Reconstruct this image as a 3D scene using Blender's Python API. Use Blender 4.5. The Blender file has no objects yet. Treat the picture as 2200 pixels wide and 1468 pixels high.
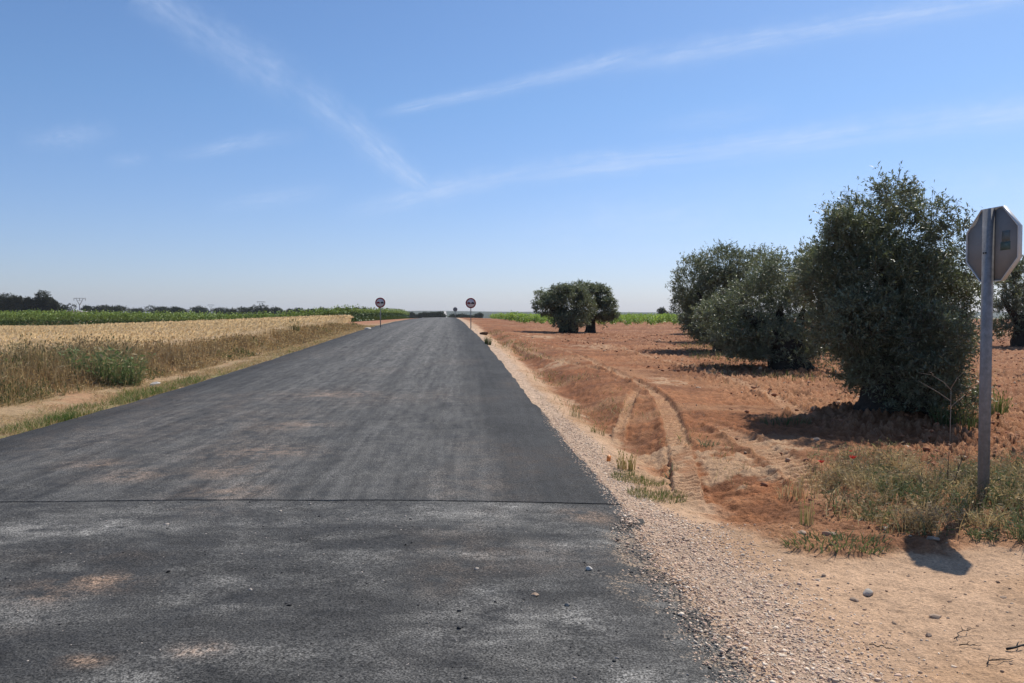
import bpy, math, random
import numpy as np
from mathutils import Vector

random.seed(7)
RNG = np.random.default_rng(11)
SC = bpy.context.scene
COL = SC.collection
R = math.radians

# ------------------------------------------------------------------ camera
EYE = 1.58
FPX = 2200 * 28.0 / 36.0
PITCH = math.atan(56.0 / FPX)
CP, SP = math.cos(PITCH), math.sin(PITCH)
cam = bpy.data.cameras.new("camera")
cam.lens = 28.0
cam.sensor_width = 36.0
cam.clip_start = 0.05
cam.clip_end = 20000
camo = bpy.data.objects.new("camera", cam)
COL.objects.link(camo)
camo.location = (0, 0, EYE)
camo.rotation_euler = (math.pi / 2 - PITCH, 0, 0)
SC.camera = camo


def ray(px, py):
    cx, cy = (px - 1100.0) / FPX, (734.0 - py) / FPX
    return np.array([cx, CP + cy * SP, -SP + cy * CP])


def at(px, py, Y):
    d = ray(px, py)
    t = Y / d[1]
    return d[0] * t, EYE + d[2] * t          # X, Z on the plane at distance Y


# ------------------------------------------------------------------ noise
def _h(i, j, k, s):
    n = (i * 374761393 + j * 668265263 + k * 2147483647 + s * 974634277) & 0xFFFFFFFF
    n = ((n ^ (n >> 13)) * 1274126177) & 0xFFFFFFFF
    n = (n ^ (n >> 16)) & 0xFFFFFF
    return n / float(0xFFFFFF)


def vnoise(x, y, s=0, z=None):
    x = np.asarray(x, float); y = np.asarray(y, float)
    xi = np.floor(x).astype(np.int64); yi = np.floor(y).astype(np.int64)
    fx = x - xi; fy = y - yi
    fx = fx * fx * (3 - 2 * fx); fy = fy * fy * (3 - 2 * fy)
    def lay(k):
        a = _h(xi, yi, k, s) * (1 - fx) + _h(xi + 1, yi, k, s) * fx
        b = _h(xi, yi + 1, k, s) * (1 - fx) + _h(xi + 1, yi + 1, k, s) * fx
        return a * (1 - fy) + b * fy
    if z is None:
        return lay(0)
    z = np.asarray(z, float)
    zi = np.floor(z).astype(np.int64); fz = z - zi
    fz = fz * fz * (3 - 2 * fz)
    return lay(zi) * (1 - fz) + lay(zi + 1) * fz


def fbm(x, y, s=0, o=4):
    a, t, n = 0.5, 0.0, 0.0
    for i in range(o):
        t = t + a * vnoise(x * 2.03 ** i + 13.7 * i, y * 2.03 ** i - 7.1 * i, s + i)
        n += a
        a *= 0.5
    return t / n


def sstep(a, b, x):
    t = np.clip((np.asarray(x, float) - a) / (b - a), 0, 1)
    return t * t * (3 - 2 * t)


def smooth_table(pts, lo, hi, step, sig):
    ys = np.arange(lo, hi, step)
    v = np.interp(ys, [p[0] for p in pts], [p[1] for p in pts])
    k = int(sig / step)
    w = np.exp(-0.5 * (np.arange(-3 * k, 3 * k + 1) / float(k)) ** 2)
    w /= w.sum()
    v = np.convolve(np.pad(v, 3 * k, mode='edge'), w, mode='valid')
    return ys, v


TP = smooth_table([(-40, 0), (10, 0), (15, .05), (19, .15), (28, .33), (38, .60), (48, .83), (70, 1.02), (100, 1.12),
                   (135, 1.15), (170, 1.12), (230, .85), (300, .3), (450, -2), (800, -4), (1600, -4), (6000, -4)], -40, 6000, 1.0, 4)
TL = smooth_table([(-40, 0), (12, .02), (20, .14), (50, .08), (100, -.28), (200, -.25), (300, -.4), (450, -1.0), (800, -2), (6000, -4)], -40, 6000, 1.0, 4)
TR = smooth_table([(-40, 0), (11, 0), (22, .13), (30, .24), (50, .56), (85, .6), (135, .8), (200, .8), (300, .2), (450, -1.5), (800, -4), (6000, -4)], -40, 6000, 1.0, 4)
TXL = smooth_table([(-40, -6.1), (5, -6.1), (10, -6.33), (19.35, -6.85), (27.7, -7.4), (48, -8.55), (135, -15.4), (260, -25.2), (400, -36)], -40, 400, .5, 2)
TXR = smooth_table([(-40, 4.2), (5.85, .92), (10.3, .6), (19.35, -.06), (30.6, -.93), (48, -2.6), (135, -9.5), (260, -19.2), (400, -30)], -40, 400, .5, 2)


def tab(t, y):
    return np.interp(y, t[0], t[1])


def XL(y): return tab(TXL, y)
def XR(y): return tab(TXR, y)


def zbase(x, y):
    x = np.asarray(x, float); y = np.asarray(y, float)
    p = tab(TP, y)
    wl = sstep(5, 32, -x - 0.06 * y)
    wr = sstep(0, 11, x + 0.06 * y)
    return p * (1 - wl) * (1 - wr) + tab(TL, y) * wl + tab(TR, y) * wr


def gpt(px, py):
    """point of the (smooth) ground seen at a pixel of the photograph"""
    d = ray(px, py)
    t = np.geomspace(1.0, 600, 6000)
    z = EYE + d[2] * t
    g = zbase(d[0] * t, d[1] * t)
    i = int(np.argmax(z < g))
    return d[0] * t[i], d[1] * t[i]


# ------------------------------------------------------------------ pixels turned to places
TRACKS = []
for pts, w, lug in (
        ([(1482, 1075), (1472, 1005), (1452, 930), (1432, 880), (1402, 845), (1340, 810), (1290, 787), (1235, 762), (1170, 742), (1120, 732)], .15, 1.0),
        ([(1800, 1085), (1740, 1030), (1690, 990), (1620, 955), (1560, 925), (1500, 905)], .19, 1.0),
        ([(1735, 897), (1690, 868), (1640, 840), (1590, 818), (1540, 803), (1470, 783), (1410, 768), (1340, 748), (1270, 735), (1200, 728), (1130, 735)], .15, .7),
        ([(1372, 838), (1352, 868), (1338, 895), (1326, 925)], .10, .9),
        ([(1418, 850), (1350, 822), (1290, 800), (1240, 785), (1180, 770), (1130, 750), (1105, 735)], .12, .6),
        ([(1105, 727), (1090, 740), (1098, 755)], .16, .4)):
    P = np.array([gpt(*p) for p in pts])
    TRACKS.append((P, w, lug))


def track_field(P, x, y, reach):
    """signed sideways distance and run along the polyline"""
    s = np.full(x.shape, 1e3); t = np.zeros(x.shape)
    run = 0.0
    # refine the polyline (Catmull-Rom)
    Q = [P[0]]
    n = len(P)
    for i in range(n - 1):
        p0, p1, p2, p3 = P[max(i - 1, 0)], P[i], P[i + 1], P[min(i + 2, n - 1)]
        for u in np.linspace(0, 1, 7)[1:]:
            Q.append(.5 * ((2 * p1) + (p2 - p0) * u + (2 * p0 - 5 * p1 + 4 * p2 - p3) * u * u + (3 * p1 - p0 - 3 * p2 + p3) * u ** 3))
    for a, b in zip(Q[:-1], Q[1:]):
        d = b - a
        L = math.hypot(*d)
        m = (x > min(a[0], b[0]) - reach) & (x < max(a[0], b[0]) + reach) & (y > min(a[1], b[1]) - reach) & (y < max(a[1], b[1]) + reach)
        if m.any():
            ex, ey = d / L
            qx, qy = x[m] - a[0], y[m] - a[1]
            u = np.clip(qx * ex + qy * ey, 0, L)
            dd = np.hypot(qx - u * ex, qy - u * ey)
            sg = np.sign(ex * qy - ey * qx)
            old = np.abs(s[m])
            better = dd < old
            sm = s[m]; tm = t[m]
            sm[better] = (dd * sg)[better]
            tm[better] = (run + u)[better]
            s[m] = sm; t[m] = tm
        run += L
    return s, t, run


T1 = gpt(1930, 895)
BLOBS = [gpt(*p) + (r,) for p, r in (((1400, 960), .5), ((1440, 1010), .45), ((1540, 990), .6), ((1640, 1005), .55), ((1450, 1055), .4),
                                     ((1680, 960), .4), ((1310, 925), .35), ((1200, 780), .8),
                                     ((1420, 820), .9), ((1290, 745), 1.5), ((1560, 800), .8), ((1150, 722), 1.6))]
DUG = gpt(1720, 843)


def ground_detail(x, y):
    """height added to the smooth ground, and its albedo"""
    n1 = fbm(x * .9, y * .9, 3, 4)
    n2 = fbm(x * 5, y * 5, 9, 4)
    n3 = fbm(x * 17, y * 17, 21, 3)
    n4 = vnoise(x * 42, y * 42, 31)
    nb = fbm(x * .28, y * .28, 41, 3)
    dr = x - XR(y) + (n1 - .5) * .35
    dl = XL(y) - x + (n1 - .5) * .3
    right = dr > 0
    edge_r = x - XR(y)
    # ---- zones
    front = sstep(5.75, 5.15, y + (n1 - .5) * 1.0 + (n2 - .5) * .8)      # sandy track across the foreground
    gravel = sstep(.50, .30, edge_r + (n1 - .5) * .3) * (edge_r > -.2)
    gravel = np.maximum(gravel, sstep(1.60, 1.10, x + (n1 - .5) * .7 - .15 * (y - 4.5)) * sstep(6.2, 5.2, y) * (x > 0))
    red = sstep(.62, 1.05, dr + (n2 - .5) * .6) * (1 - front)
    far_red = red
    tilled = sstep(3.2, 4.6, dr - .01 * y + (n1 - .5) * 1.2) * (1 - front) * sstep(6, 9, y)
    left = dl > -.05
    # ---- colours
    SAND = np.array([.50, .325, .202]); RED = np.array([.250, .098, .041]); RED2 = np.array([.315, .142, .065]); GRV = np.array([.47, .335, .235])
    STRAW = np.array([.37, .255, .145]); PALE = np.array([.46, .295, .175])
    def mix(c, d, w):
        return c * (1 - w[:, None]) + d * w[:, None]
    c = np.repeat(SAND[None], len(x), 0) * (0.82 + .36 * n2)[:, None]
    c = mix(c, np.array([.40, .235, .125]), np.clip((n1 - .52) * 3, 0, .8))
    redc = mix(np.repeat(RED[None], len(x), 0), RED2, np.clip((nb - .38) * 2.0 + (n2 - .5) * 1.6, 0, 1))
    redc = redc * (0.60 + .80 * n3)[:, None] * (.82 + .36 * fbm(x * 1.7, y * .9, 141, 3))[:, None]
    c = mix(c, redc, red)
    # stony, paler look of the tilled field
    st = tilled * np.clip((n3 - .52) * 5, 0, 1) * .55
    c = mix(c, np.array([.39, .225, .128]), st)
    dry = sstep(.50, .66, fbm(x * .55, y * .9, 151, 4)) * red * (1 - .6 * tilled)
    c = mix(c, np.array([.37, .205, .108]), dry * .5)
    dug = sstep(.56, .68, fbm(x * .8, y * 1.5, 157, 4)) * red
    c = mix(c, np.array([.19, .080, .038]), dug * .7)
    # scraped pale patches between the wheel marks
    pale = np.zeros(len(x))
    for bx, by, br in BLOBS:
        pale = np.maximum(pale, np.exp(-(((x - bx) / br) ** 2 + ((y - by) / (br * 1.5)) ** 2)))
    pw = sstep(.44, .70, pale * .70 + (n2 - .5) * 1.1) * (1 - tilled * .4)
    c = mix(c, PALE * 1.0, pw * .85 * (edge_r > .3))
    gcol = np.repeat(GRV[None], len(x), 0) * (.7 + .6 * n4)[:, None]
    c = mix(c, gcol, np.clip(gravel, 0, 1) * .9)
    # left verge
    lv = left & (x < XL(y) + .3)
    vc = mix(np.repeat(STRAW[None], len(x), 0), np.array([.40, .22, .12]), .7 * sstep(.50, .64, n1 * .6 + n2 * .4))
    vc = mix(vc, np.array([.20, .22, .07]), sstep(.9, .2, dl) * np.clip((n2 - .42) * 4, 0, .75) * sstep(45, 20, y))
    vc = vc * (.78 + .44 * n3)[:, None]
    c[lv] = vc[lv]
    # far fields
    farw = sstep(48, 70, y) * (x < XL(y) - .5)
    c = mix(c, np.array([.36, .165, .09]), farw * .9)
    far2 = sstep(230, 420, y)
    c = mix(c, np.array([.17, .16, .075]), far2)
    # ---- heights
    near = sstep(60, 25, y)
    h = (n1 - .5) * .10 * np.clip(red + .2 * left, 0, 1)
    h += (n2 - .5) * .05 * (.25 + red) * near
    h += (n3 - .5) * (.014 + .030 * red + .085 * tilled) * near
    h += np.clip(n3 - .6, 0, 1) * .22 * tilled * sstep(45, 15, y)
    h += (n4 - .5) * (.010 + .014 * red) * sstep(25, 10, y)
    ditch_fade = sstep(5.6, 7.2, y) * sstep(60, 36, y)
    h += -.17 * np.exp(-((edge_r - .98) / .38) ** 2) * ditch_fade
    h += .09 * np.exp(-((edge_r - 2.3) / .7) ** 2) * sstep(9, 13, y) * sstep(40, 24, y)
    h += -.03 * sstep(0, .3, edge_r) * (edge_r > 0) * (y > 6)
    # left bank
    bank = sstep(-9.0, -10.2, x + .01 * (y - 14)) * (y > 5) * sstep(60, 40, y)
    h += .14 * bank + (-.08) * np.exp(-((dl - 1.2) / .6) ** 2) * left * sstep(50, 30, y)
    # verge of weeds by the stop sign
    h += .03 * sstep(2.5, 3.2, x) * sstep(5.3, 5.9, y) * sstep(9.5, 8.2, y)
    # mound round the old olive
    h += .17 * np.exp(-(((x - T1[0]) / 1.25) ** 2 + ((y - T1[1]) / 1.0) ** 2))
    h += -.16 * np.exp(-(((x - DUG[0]) / .13) ** 2 + ((y - DUG[1]) / .22) ** 2))
    h += .09 * np.exp(-(((x - DUG[0]) / .3) ** 2 + ((y - DUG[1] - .35) / .25) ** 2))
    # the lip of red soil beside the ditch
    lx, ly = gpt(1530, 1062)
    h += .10 * np.exp(-(((x - lx - .05) / .3) ** 2 + ((y - ly) / .22) ** 2)) * (.6 + .8 * n2)
    m = (y < 45) & (x > XR(y) + .15)
    if m.any():
        xs, ys = x[m], y[m]
        hm = h[m]; cm = c[m]; n2m = n2[m]; n3m = n3[m]; n1m = n1[m]; brk = sstep(.36, .56, fbm(xs * 2.4, ys * 2.4, 131, 3))
        for P, w, lug in TRACKS:
            s, t, run = track_field(P, xs, ys, 1.0)
            a = np.abs(s)
            wob = a + (n2m - .5) * .06
            inside = sstep(w, w * .8, wob) * sstep(0, .5, t) * sstep(run, run - .8, t)
            ph = t / .15 + (s / w) * .8
            lugs = np.clip(np.sin(2 * math.pi * ph + (n2m - .5) * 2.2) * 1.4, -1, 1) * (.4 + n3m) * (.2 + .8 * brk)
            hm = hm * (1 - .7 * inside) + inside * (-.020 - .012 * brk + .028 * lug * lugs)
            hm = hm + .042 * np.exp(-((s - w * 1.25) / .06) ** 2) * sstep(0, .5, t) * sstep(run, run - .8, t) * (.1 + 1.1 * n3m * (.4 + brk))
            hm = hm + .022 * np.exp(-((s + w * 1.25) / .06) ** 2) * sstep(0, .5, t) * sstep(run, run - .8, t) * (.1 + 1.1 * n3m * (.4 + brk))
            inside = inside * (.55 + .6 * n1m)
            k = inside * (.42 + .4 * np.clip(lugs, -.3, 1))
            cm = cm * (1 - k[:, None]) + np.array([.48, .295, .17]) * k[:, None]
        h[m] = hm; c[m] = cm
    return h, np.clip(c, .01, .9), tilled, red, gravel


def under_road(x, y):
    """how far the ground sinks below the road"""
    xr = XR(y); xl = XL(y)
    inside = sstep(-.02, -.20, x - xr) * sstep(-.02, -.20, xl - x) * (y < 300)
    return inside


def gz(x, y):
    x = np.atleast_1d(np.asarray(x, float)); y = np.atleast_1d(np.asarray(y, float))
    h = ground_detail(x, y)[0]
    u = under_road(x, y)
    return zbase(x, y) + h * (1 - u) - .05 * u


def gz1(x, y):
    return float(gz([x], [y])[0])


# ------------------------------------------------------------------ mesh helpers
MATS = {}


def mesh(name, V, F, mat, col=None, parent=None, smooth=False, uv=None, link=True):
    V = np.asarray(V, dtype=np.float32)
    if not isinstance(F, list):
        F = [F]
    F = [np.asarray(f, dtype=np.int32) for f in F if len(f)]
    me = bpy.data.meshes.new(name)
    me.vertices.add(len(V))
    me.vertices.foreach_set('co', V.ravel())
    nl = sum(f.size for f in F)
    me.loops.add(nl)
    me.loops.foreach_set('vertex_index', np.concatenate([f.ravel() for f in F]))
    nf = sum(len(f) for f in F)
    me.polygons.add(nf)
    st, o = [], 0
    for f in F:
        st.append(o + np.arange(len(f)) * f.shape[1])
        o += f.size
    me.polygons.foreach_set('loop_start', np.concatenate(st).astype(np.int32))
    if smooth:
        me.polygons.foreach_set('use_smooth', np.ones(nf, dtype=bool))
    me.update(calc_edges=True)
    if col is not None:
        col = np.asarray(col, dtype=np.float32)
        if col.shape[1] == 3:
            col = np.concatenate([col, np.ones((len(col), 1), np.float32)], 1)
        a = me.color_attributes.new('Col', 'FLOAT_COLOR', 'POINT')
        a.data.foreach_set('color', col.ravel())
    if uv is not None:
        l = me.uv_layers.new(name='UVMap')
        idx = np.concatenate([f.ravel() for f in F])
        l.data.foreach_set('uv', np.asarray(uv, np.float32)[idx].ravel())
    me.validate()
    me.materials.append(MATS[mat] if isinstance(mat, str) else mat)
    o = bpy.data.objects.new(name, me)
    if link:
        COL.objects.link(o)
    if parent is not None:
        o.parent = parent
    return o


def tag(o, label=None, cat=None, group=None, kind=None):
    if label: o['label'] = label
    if cat: o['category'] = cat
    if group: o['group'] = group
    if kind: o['kind'] = kind
    return o


def empty(name, loc, rz=0):
    o = bpy.data.objects.new(name, None)
    COL.objects.link(o)
    o.location = loc
    o.rotation_euler = (0, 0, rz)
    o.empty_display_size = .2
    return o


def copy_tree(o, parent=None):
    c = o.copy()
    COL.objects.link(c)
    if parent is not None:
        c.parent = parent
    for ch in list(o.children):
        copy_tree(ch, c)
    return c


class MB:
    """collects boxes, tubes and plates into one mesh"""
    def __init__(s):
        s.v = []; s.q = []; s.t = []; s.n = 0

    def add(s, V, Q=(), T=()):
        V = np.asarray(V, float)
        s.v.append(V)
        if len(Q): s.q.append(np.asarray(Q) + s.n)
        if len(T): s.t.append(np.asarray(T) + s.n)
        s.n += len(V)

    def box(s, c, d, rot=None):
        x, y, z = [k / 2 for k in d]
        V = np.array([(-x, -y, -z), (x, -y, -z), (x, y, -z), (-x, y, -z), (-x, -y, z), (x, -y, z), (x, y, z), (-x, y, z)])
        if rot is not None:
            V = V @ np.array(rot).T
        s.add(V + np.array(c), [(0, 3, 2, 1), (4, 5, 6, 7), (0, 1, 5, 4), (1, 2, 6, 5), (2, 3, 7, 6), (3, 0, 4, 7)])

    def tube(s, P, r, n=8, cap=True):
        P = np.asarray(P, float)
        r = np.broadcast_to(np.asarray(r, float), (len(P),))
        V = []
        up0 = np.array([0, 0, 1.0])
        for i, p in enumerate(P):
            d = P[min(i + 1, len(P) - 1)] - P[max(i - 1, 0)]
            d = d / (np.linalg.norm(d) + 1e-9)
            ref = np.array([1.0, 0, 0]) if abs(d[2]) > .8 else up0
            a = np.cross(d, ref); a /= np.linalg.norm(a)
            b = np.cross(d, a)
            th = np.linspace(0, 2 * math.pi, n, endpoint=False)
            V.append(p + r[i] * (np.cos(th)[:, None] * a + np.sin(th)[:, None] * b))
        V = np.concatenate(V)
        Q = []
        for i in range(len(P) - 1):
            for j in range(n):
                k = (j + 1) % n
                Q.append((i * n + j, i * n + k, (i + 1) * n + k, (i + 1) * n + j))
        T = []
        if cap:
            V = np.concatenate([V, [P[0]], [P[-1]]])
            m = len(V)
            for j in range(n):
                k = (j + 1) % n
                T.append((m - 2, k, j))
                T.append((m - 1, (len(P) - 1) * n + j, (len(P) - 1) * n + k))
        s.add(V, Q, T)

    def prism(s, pts, a, b, frame):
        """outline pts (u,v) pushed from depth a to depth b; frame = (origin, U, V, N)"""
        O, U, W, N = [np.asarray(k, float) for k in frame]
        n = len(pts)
        p = np.asarray(pts, float)
        lo = O + p[:, :1] * U + p[:, 1:] * W + a * N
        hi = O + p[:, :1] * U + p[:, 1:] * W + b * N
        c0, c1 = lo.mean(0), hi.mean(0)
        V = np.concatenate([lo, hi, [c0], [c1]])
        Q = [(i, (i + 1) % n, n + (i + 1) % n, n + i) for i in range(n)]
        T = []
        for i in range(n):
            T += [(2 * n, (i + 1) % n, i), (2 * n + 1, n + i, n + (i + 1) % n)]
        s.add(V, Q, T)

    def ring(s, po, pi, a, b, frame):
        O, U, W, N = [np.asarray(k, float) for k in frame]
        n = len(po)
        L = []
        for p, d in ((po, a), (pi, a), (pi, b), (po, b)):
            p = np.asarray(p, float)
            L.append(O + p[:, :1] * U + p[:, 1:] * W + d * N)
        V = np.concatenate(L)
        Q = []
        for k in range(4):
            for i in range(n):
                j = (i + 1) % n
                Q.append((k * n + i, k * n + j, ((k + 1) % 4) * n + j, ((k + 1) % 4) * n + i))
        s.add(V, Q)

    def build(s, name, mat, parent=None, smooth=False, col=None):
        F = []
        if s.q: F.append(np.concatenate(s.q))
        if s.t: F.append(np.concatenate(s.t))
        V = np.concatenate(s.v)
        c = None
        if col is not None:
            c = np.repeat(np.array([col], float), len(V), 0)
        return mesh(name, V, F, mat, col=c, parent=parent, smooth=smooth)


def unit(v):
    return v / (np.linalg.norm(v, axis=-1, keepdims=True) + 1e-9)


def blades(P, H, W, lean, C, tipc=None, curve=.35):
    """grass blades as bent tapering strips: 6 vertices, 2 quads each"""
    n = len(P)
    a = RNG.uniform(0, 2 * math.pi, n)
    side = np.stack([np.cos(a), np.sin(a), np.zeros(n)], 1) * (W / 2)[:, None]
    L3 = np.concatenate([lean, np.zeros((n, 1))], 1)
    up = np.zeros((n, 3)); up[:, 2] = 1
    mid = P + up * (H * .55)[:, None] + L3 * curve
    tip = P + up * H[:, None] + L3
    V = np.stack([P - side, P + side, mid - side * .8, mid + side * .8, tip - side * .15, tip + side * .15], 1).reshape(-1, 3)
    b = np.arange(n)[:, None] * 6
    F = np.concatenate([b + np.array([[0, 1, 3, 2]]), b + np.array([[2, 3, 5, 4]])])
    if tipc is None: tipc = C
    CC = np.stack([C, C, (C + tipc) / 2, (C + tipc) / 2, tipc, tipc], 1).reshape(-1, 3)
    return V, F, CC


def heads(P, size, wid, direc, C):
    """seed heads: a crossed pair of diamonds at each tip"""
    n = len(P)
    d = unit(direc)
    r = unit(np.cross(d, RNG.normal(size=(n, 3))))
    q = np.cross(d, r)
    out, F = [], []
    for k, w in enumerate((r, q)):
        out.append(np.stack([P, P + d * size[:, None] * .45 + w * wid[:, None], P + d * size[:, None], P + d * size[:, None] * .45 - w * wid[:, None]], 1).reshape(-1, 3))
        F.append(np.arange(n)[:, None] * 4 + np.arange(4)[None] + k * n * 4)
    return np.concatenate(out), np.concatenate(F), np.concatenate([np.repeat(C, 4, 0)] * 2)


def cat(*parts):
    V, F, C, n = [], [], [], 0
    for v, f, c in parts:
        V.append(v); F.append(f + n); C.append(c)
        n += len(v)
    return np.concatenate(V), np.concatenate(F), np.concatenate(C)


def leaves(P, D, L, W, C, flat=.5):
    """leaf-shaped quads from base P along D"""
    n = len(P)
    D = unit(D)
    nrm = RNG.normal(size=(n, 3)); nrm[:, 2] += flat
    s = unit(np.cross(D, nrm))
    f = np.cross(s, D)
    m = P + D * (L * .5)[:, None] + f * (L * .06)[:, None]
    V = np.stack([P, m + s * (W / 2)[:, None], P + D * L[:, None], m - s * (W / 2)[:, None]], 1).reshape(-1, 3)
    F = np.arange(n)[:, None] * 4 + np.arange(4)[None]
    return V, F, np.repeat(C, 4, 0)


def crown(lobes, ntw, nleaf, L, W, tw, c0, c1, stem=True, gap=.40, shell=.5, upb=.35, gs=2.6):
    lob = np.array(lobes, float)
    lob[:, 3:6] = np.maximum(lob[:, 3:6] - tw * .38, lob[:, 3:6] * .6)
    pr = lob[:, 3] * lob[:, 5] + lob[:, 3] * lob[:, 4]
    pr = pr / pr.sum()
    k = RNG.choice(len(lob), ntw, p=pr)
    d = unit(RNG.normal(size=(ntw, 3)))
    rho = shell + (1 - shell) * np.sqrt(RNG.random(ntw))
    O = lob[k, :3] + d * rho[:, None] * lob[k, 3:6]
    g = vnoise(O[:, 0] * gs, O[:, 1] * gs, 5, O[:, 2] * gs)
    keep = g > gap * RNG.uniform(.8, 1.15, ntw)
    O, d = O[keep], d[keep]
    n = len(O)
    td = unit(d * .8 + np.array([0, 0, upb]) + RNG.normal(size=(n, 3)) * .45)
    tl = tw * RNG.uniform(.5, 1.5, n)
    s = RNG.random((n, nleaf)) * .95 + .05
    bend = RNG.normal(size=(n, 3)) * .25
    P = O[:, None] + td[:, None] * (s * tl[:, None])[..., None] + bend[:, None] * (s ** 2 * tl[:, None])[..., None]
    ld = td[:, None] * .55 + unit(RNG.normal(size=(n, nleaf, 3))) * .85
    cl = vnoise(O[:, 0] * 1.7 + 9, O[:, 1] * 1.7, 15, O[:, 2] * 1.7)
    mixv = np.clip(cl[:, None] * .8 + RNG.random((n, nleaf)) * .5 - .15, 0, 1)[..., None]
    C = np.asarray(c0) * (1 - mixv) + np.asarray(c1) * mixv
    N = n * nleaf
    parts = [leaves(P.reshape(N, 3), ld.reshape(N, 3), L * RNG.uniform(.7, 1.3, N), W * RNG.uniform(.75, 1.25, N), C.reshape(N, 3), 1.4)]
    if stem:
        parts.append(leaves(O - td * .1, td + bend * .5, tl + .1, np.full(n, .012), np.tile([[.13, .11, .08]], (n, 1))))
    return cat(*parts)


# ------------------------------------------------------------------ materials
def new_mat(name):
    m = bpy.data.materials.new(name)
    m.use_nodes = True
    nt = m.node_tree
    MATS[name] = m
    return m, nt, nt.nodes['Principled BSDF']


def N(nt, typ, **kw):
    n = nt.nodes.new(typ)
    for k, v in kw.items():
        if k.startswith('i_'):
            key = k[2:]
            n.inputs[int(key) if key.isdigit() else key].default_value = v
        else:
            setattr(n, k, v)
    return n


def lk(nt, a, b):
    nt.links.new(a, b)


def noise(nt, vec, scale, detail=3, rough=.55):
    n = N(nt, 'ShaderNodeTexNoise')
    n.inputs['Scale'].default_value = scale
    n.inputs['Detail'].default_value = detail
    n.inputs['Roughness'].default_value = rough
    if vec is not None: lk(nt, vec, n.inputs['Vector'])
    return n.outputs['Fac']


def ramp(nt, src, a, b, va=0., vb=1.):
    n = N(nt, 'ShaderNodeMapRange')
    n.inputs[1].default_value = a; n.inputs[2].default_value = b
    n.inputs[3].default_value = va; n.inputs[4].default_value = vb
    lk(nt, src, n.inputs[0])
    return n.outputs[0]


def math_(nt, op, a, b=None, c=None):
    n = N(nt, 'ShaderNodeMath', operation=op)
    for i, v in enumerate((a, b, c)):
        if v is None: continue
        if isinstance(v, (int, float)): n.inputs[i].default_value = v
        else: lk(nt, v, n.inputs[i])
    return n.outputs[0]


def mixc(nt, f, a, b, blend='MIX'):
    n = N(nt, 'ShaderNodeMix', data_type='RGBA', blend_type=blend)
    for sock, v in ((n.inputs[0], f), (n.inputs[6], a), (n.inputs[7], b)):
        if isinstance(v, (int, float)): sock.default_value = v
        elif isinstance(v, (tuple, list)): sock.default_value = tuple(v) + ((1,) if len(v) == 3 else ())
        else: lk(nt, v, sock)
    return n.outputs[2]


def grey(nt, v):
    n = N(nt, 'ShaderNodeCombineColor')
    for i in range(3): lk(nt, v, n.inputs[i])
    return n.outputs[0]


def bump(nt, bs, h, strength, dist):
    n = N(nt, 'ShaderNodeBump')
    n.inputs['Strength'].default_value = strength
    n.inputs['Distance'].default_value = dist
    lk(nt, h, n.inputs['Height'])
    lk(nt, n.outputs[0], bs.inputs['Normal'])


def mat_ground():
    m, nt, bs = new_mat('soil')
    a = N(nt, 'ShaderNodeAttribute', attribute_name='Col')
    g = N(nt, 'ShaderNodeNewGeometry').outputs['Position']
    f1 = noise(nt, g, 60, 4, .65)
    f2 = noise(nt, g, 9, 5, .6)
    f3 = noise(nt, g, 220, 2, .6)
    v = math_(nt, 'MULTIPLY', ramp(nt, f1, .3, .7, .66, 1.3), ramp(nt, f2, .3, .7, .84, 1.16))
    v = math_(nt, 'MULTIPLY', v, ramp(nt, f3, .3, .7, .8, 1.2))
    c = mixc(nt, 1.0, a.outputs['Color'], grey(nt, v), 'MULTIPLY')
    lk(nt, c, bs.inputs['Base Color'])
    bs.inputs['Roughness'].default_value = .95
    bs.inputs['Specular IOR Level'].default_value = .15
    hh = math_(nt, 'ADD', math_(nt, 'MULTIPLY', f1, .6), math_(nt, 'MULTIPLY', f2, 1.2))
    bump(nt, bs, hh, .7, .03)


def mat_plant(name, transl=.25, spec=.3, rough=.6, back=None, tint=(1.1, 1.15, .7)):
    m, nt, bs = new_mat(name)
    a = N(nt, 'ShaderNodeAttribute', attribute_name='Col').outputs['Color']
    c = a
    if back:
        gb = N(nt, 'ShaderNodeNewGeometry').outputs['Backfacing']
        c = mixc(nt, math_(nt, 'MULTIPLY', gb, back[0]), a, back[1])
    lk(nt, c, bs.inputs['Base Color'])
    bs.inputs['Roughness'].default_value = rough
    bs.inputs['Specular IOR Level'].default_value = spec
    if transl:
        t = N(nt, 'ShaderNodeBsdfTranslucent')
        lk(nt, mixc(nt, 1.0, c, tint, 'MULTIPLY'), t.inputs['Color'])
        ms = N(nt, 'ShaderNodeMixShader')
        ms.inputs[0].default_value = transl
        lk(nt, bs.outputs[0], ms.inputs[1]); lk(nt, t.outputs[0], ms.inputs[2])
        lk(nt, ms.outputs[0], nt.nodes['Material Output'].inputs['Surface'])


def mat_simple(name, col, rough=.6, metal=0., spec=.4, nscale=0, namp=.25, bumpd=0, coord='Object'):
    m, nt, bs = new_mat(name)
    bs.inputs['Roughness'].default_value = rough
    bs.inputs['Metallic'].default_value = metal
    bs.inputs['Specular IOR Level'].default_value = spec
    if nscale:
        tc = N(nt, 'ShaderNodeTexCoord').outputs[coord]
        f = noise(nt, tc, nscale, 5, .6)
        lk(nt, mixc(nt, 1.0, col, grey(nt, ramp(nt, f, .25, .75, 1 - namp, 1 + namp)), 'MULTIPLY'), bs.inputs['Base Color'])
        if bumpd: bump(nt, bs, f, .6, bumpd)
    else:
        bs.inputs['Base Color'].default_value = tuple(col) + (1,)


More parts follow.
